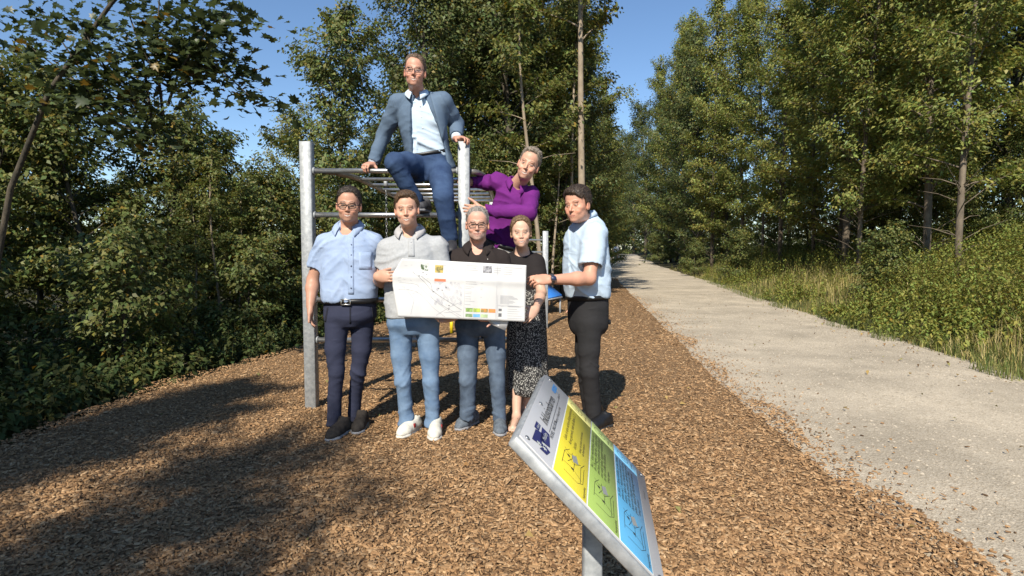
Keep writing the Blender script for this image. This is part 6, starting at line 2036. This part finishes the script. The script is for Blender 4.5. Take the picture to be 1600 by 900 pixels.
# ---------------------------------------------------- man in purple shirt leaning round the post
def man_purple():
    H = HF(P(826, 257, 4.74), -.12, .10, .36, 1.05)
    pel = P(779, 392, 5.06)
    root = empty('person', (pel[0], pel[1], ZB[3]))
    nb = P(808, 287, 4.90)
    up = nrm(nb - pel)
    shL, shR = P(782, 285, 4.97), P(829, 306, 4.86)
    side = nrm(shR - shL)
    elL, wrL = P(757, 284, 5.10), P(733, 285, 5.02)
    elR, wrR = P(827, 333, 4.64), P(754, 329, 4.66)
    L_ = float(np.linalg.norm(nb - pel)); sc = (L_ + .01) / .60
    st = torso_top([(.06, .165, .125, 0, 0), (.15, .165, .128, 0, 0), (.26, .165, .126, 0, 0), (.36, .165, .12, 0, 0)], L_, .155, .112)
    sk = [(t, a - .014, b_ - .014, c, d) for t, a, b_, c, d in st]
    F = Field(); head_ops(F, H, .9, 1.08, 1.01, 1.0); neck(F, H, nb + np.array([-.01, .02, -.02]), .055)
    F.add(LOFT(pel, up, side, [r_ for r_ in sk if r_[0] > .09]), .02)
    arm_ops(F, shL, elL, wrL, (.046, .04, .028)); arm_ops(F, shR, elR, wrR, (.048, .042, .03))
    hand_ops(F, wrR, (-.97, .12, .06), (.0, 1, 0), (0, .05, 1), None, .12, (-.8, .05, .6), 1.12, fcurl=((.12, .65, .6), (.12, .65, .6), (.12, .7, .6), (.15, .7, .6)))
    hand_ops(F, wrL, (-.8, -.5, .0), (.3, -.9, 0), (0, 0, 1), (.5, .8, .6))
    hl = hairline_short(.094, .04, -.015)
    finish_body(root, F, H, base=(.60, .33, .23), smile=0.9, hair=(.28, .24, .20), stubble=.15, teeth=.7, hl=hl, seed=7, brow=(.14, .09, .06), fine_x=((wrR[0] - .25, wrR[0] + .03, .004),), fine_z=((wrR[2] - .08, wrR[2] + .1, .004),))
    V, Q = hair_mesh(H, hl, .008, .011, 1.01, 31, None, .004, quiff=.008)
    obj('hair', mesh_np('hair', V, Q, hairmat('greying_brown_hair', (.30, .25, .20), (.13, .10, .075))), root)
    ms = cloth('purple_shirt', (.155, .02, .18), (.125, .015, .148), sc=12)
    F = Field().add(LOFT(pel, up, side, st), .02)
    yoke(F, nb, (shL, shR), .05, .066)
    F.chain([shL, lerp(shL, elL, .6), elL, lerp(elL, wrL, .9)], [.064, .06, .054, .048], .04, None, True)
    F.chain([shR, lerp(shR, elR, .5), elR, lerp(elR, wrR, .45), lerp(elR, wrR, .93)], [.066, .064, .060, .053, .046], .04, None, True)
    F.sub(ELL(nb + np.array([.01, -.055, .0]), (.04, .065, .06)), .01)
    V, Q = F.mesh(.0085)
    V = folds(V, Q, .015, nb[0] - .35, .8, 13, 3, 33)
    V = wrinkle(V, Q, .003, (7, 7, 11), 33)
    sh = obj('shirt', mesh_np('shirt', V, Q, ms), root)
    fside = nrm(np.cross(up, np.cross(FRONT, up)))
    collar('collar', root, ms, nb + up * .018, side, FRONT, nrm(up - FRONT * .25), .072, .07, .032, .042, .075, .45, .026, .035)
    mt = cloth('stone_grey_trousers', (.46, .44, .42), (.40, .38, .36), sc=9)
    stp = [(-.12, .165, .13, 0, 0), (-.03, .182, .14, 0, 0), (.04, .18, .14, 0, 0), (.09 * sc, .176, .132, 0, 0)]
    zf = ZB[3] + .02
    def G(px, yy, z): q = P(px, 500, yy); q[2] = z; return q
    trousers(root, mt, pel, side, None, [([pel + np.array([-.07, 0, -.04]), G(768, 5.06, zf + .6), G(765, 5.0, zf + .42), G(763, 5.0, zf + .25), G(762, 4.98, zf + .1)], [.098, .088, .074, .068, .062]),
                                          ([pel + np.array([.08, 0, -.04]), G(782, 5.06, zf + .6), G(775, 5.0, zf + .42), G(765, 5.02, zf + .25), G(752, 5.0, zf + .1)], [.098, .088, .074, .068, .062])][:1] +
             [([pel + np.array([.08, 0, -.05]), G(790, 5.06, zf + .6), G(787, 5.02, zf + .42), G(780, 5.02, zf + .25), G(778, 4.98, zf + .1)], [.098, .088, .074, .068, .062])], stf=stp, seed=35, up=nrm(up * .6 + Z_ * .4), amp=.008)
    belt(root, pel, up, side, .085 * sc, [(0, .178, .134, 0, 0), (.4, .18, .136, 0, 0)], M['black_leather'], .016)
    # a foot bar carries both feet
    b = MB(); b.tube([(PRx + .05, FY + .02, ZB[3]), (-.04, FY + .06, ZB[3])], .021, 12); b.build('bar', M['bar'], fr, smooth=True)
    for px in (762, 779):
        c = G(px, 4.98, zf)
        shoe(root, c + np.array([0, .07, 0]), c + np.array([0, -.21, 0]), M['rubber'], M['rubber'], seed=px)
    tag(root, 'man in purple shirt leaning sideways round the right steel post above the others', 'person')
man_purple()

# ---------------------------------------------------- tiny walker far down the path
def walker():
    y = 62.0
    g = float(gz(P(963, 390, y)[0], y)); x = P(963, 390, y)[0]
    root = empty('person', (x, y, g))
    c = np.array([x, y, g])
    F = Field()
    H = HF(c + Z_ * 1.66, 0, 0, 0, 1.0)
    F.add(H.ell((0, 0, 0), (.078, .095, .118)), .02); F.add(RC(c + Z_ * 1.58, c + Z_ * 1.45, .055, .06), .03)
    F.add(LOFT(c + Z_ * .85, Z_, X_, [(0, .14, .1, 0, 0), (.3, .15, .1, 0, 0), (.6, .14, .09, 0, 0)]), .03)
    for s in (-1, 1):
        F.add(RC(c + X_ * s * .19 + Z_ * 1.4, c + X_ * s * .25 + Z_ * 1.12, .05, .042), .03); F.add(RC(c + X_ * s * .25 + Z_ * 1.12, c + X_ * s * .24 + Z_ * .85 - np.array([0, .05, 0]), .042, .032), .02)
        F.add(RC(c + X_ * s * .09 + Z_ * .85, c + X_ * s * .1 + Z_ * .05, .07, .045), .03)
    V, Q = F.mesh(.016)
    obj('body', mesh_np('body', V, Q, M['skin'], True, np.repeat(np.array([[.55, .33, .24]]), len(V), 0)), root)
    F = Field().add(LOFT(c + Z_ * .82, Z_, X_, [(0, .17, .13, 0, 0), (.3, .18, .13, 0, 0), (.5, .18, .12, 0, 0), (.66, .1, .08, 0, 0)]), .03)
    for s in (-1, 1): F.add(RC(c + X_ * s * .18 + Z_ * 1.4, c + X_ * s * .25 + Z_ * 1.15, .075, .065), .03)
    V, Q = F.mesh(.018); obj('shirt', mesh_np('shirt', V, Q, cloth('white_shirt', (.75, .74, .72))), root)
    F = Field()
    for s in (-1, 1): F.chain([c + X_ * s * .08 + Z_ * .85, c + np.array([s * .1, s * .1, .45]), c + np.array([s * .1, s * .16, .06])], [.1, .075, .06])
    V, Q = F.mesh(.018); obj('trousers', mesh_np('trousers', V, Q, cloth('grey_shorts', (.2, .2, .22))), root)
    V, Q = Field().add(H.ell((0, 0, .06), (.09, .11, .075)), .01).mesh(.014); obj('cap', mesh_np('cap', V, Q, cloth('white_cap', (.78, .77, .75))), root)
    tag(root, 'tiny distant walker in white far down the gravel path', 'person')
walker()
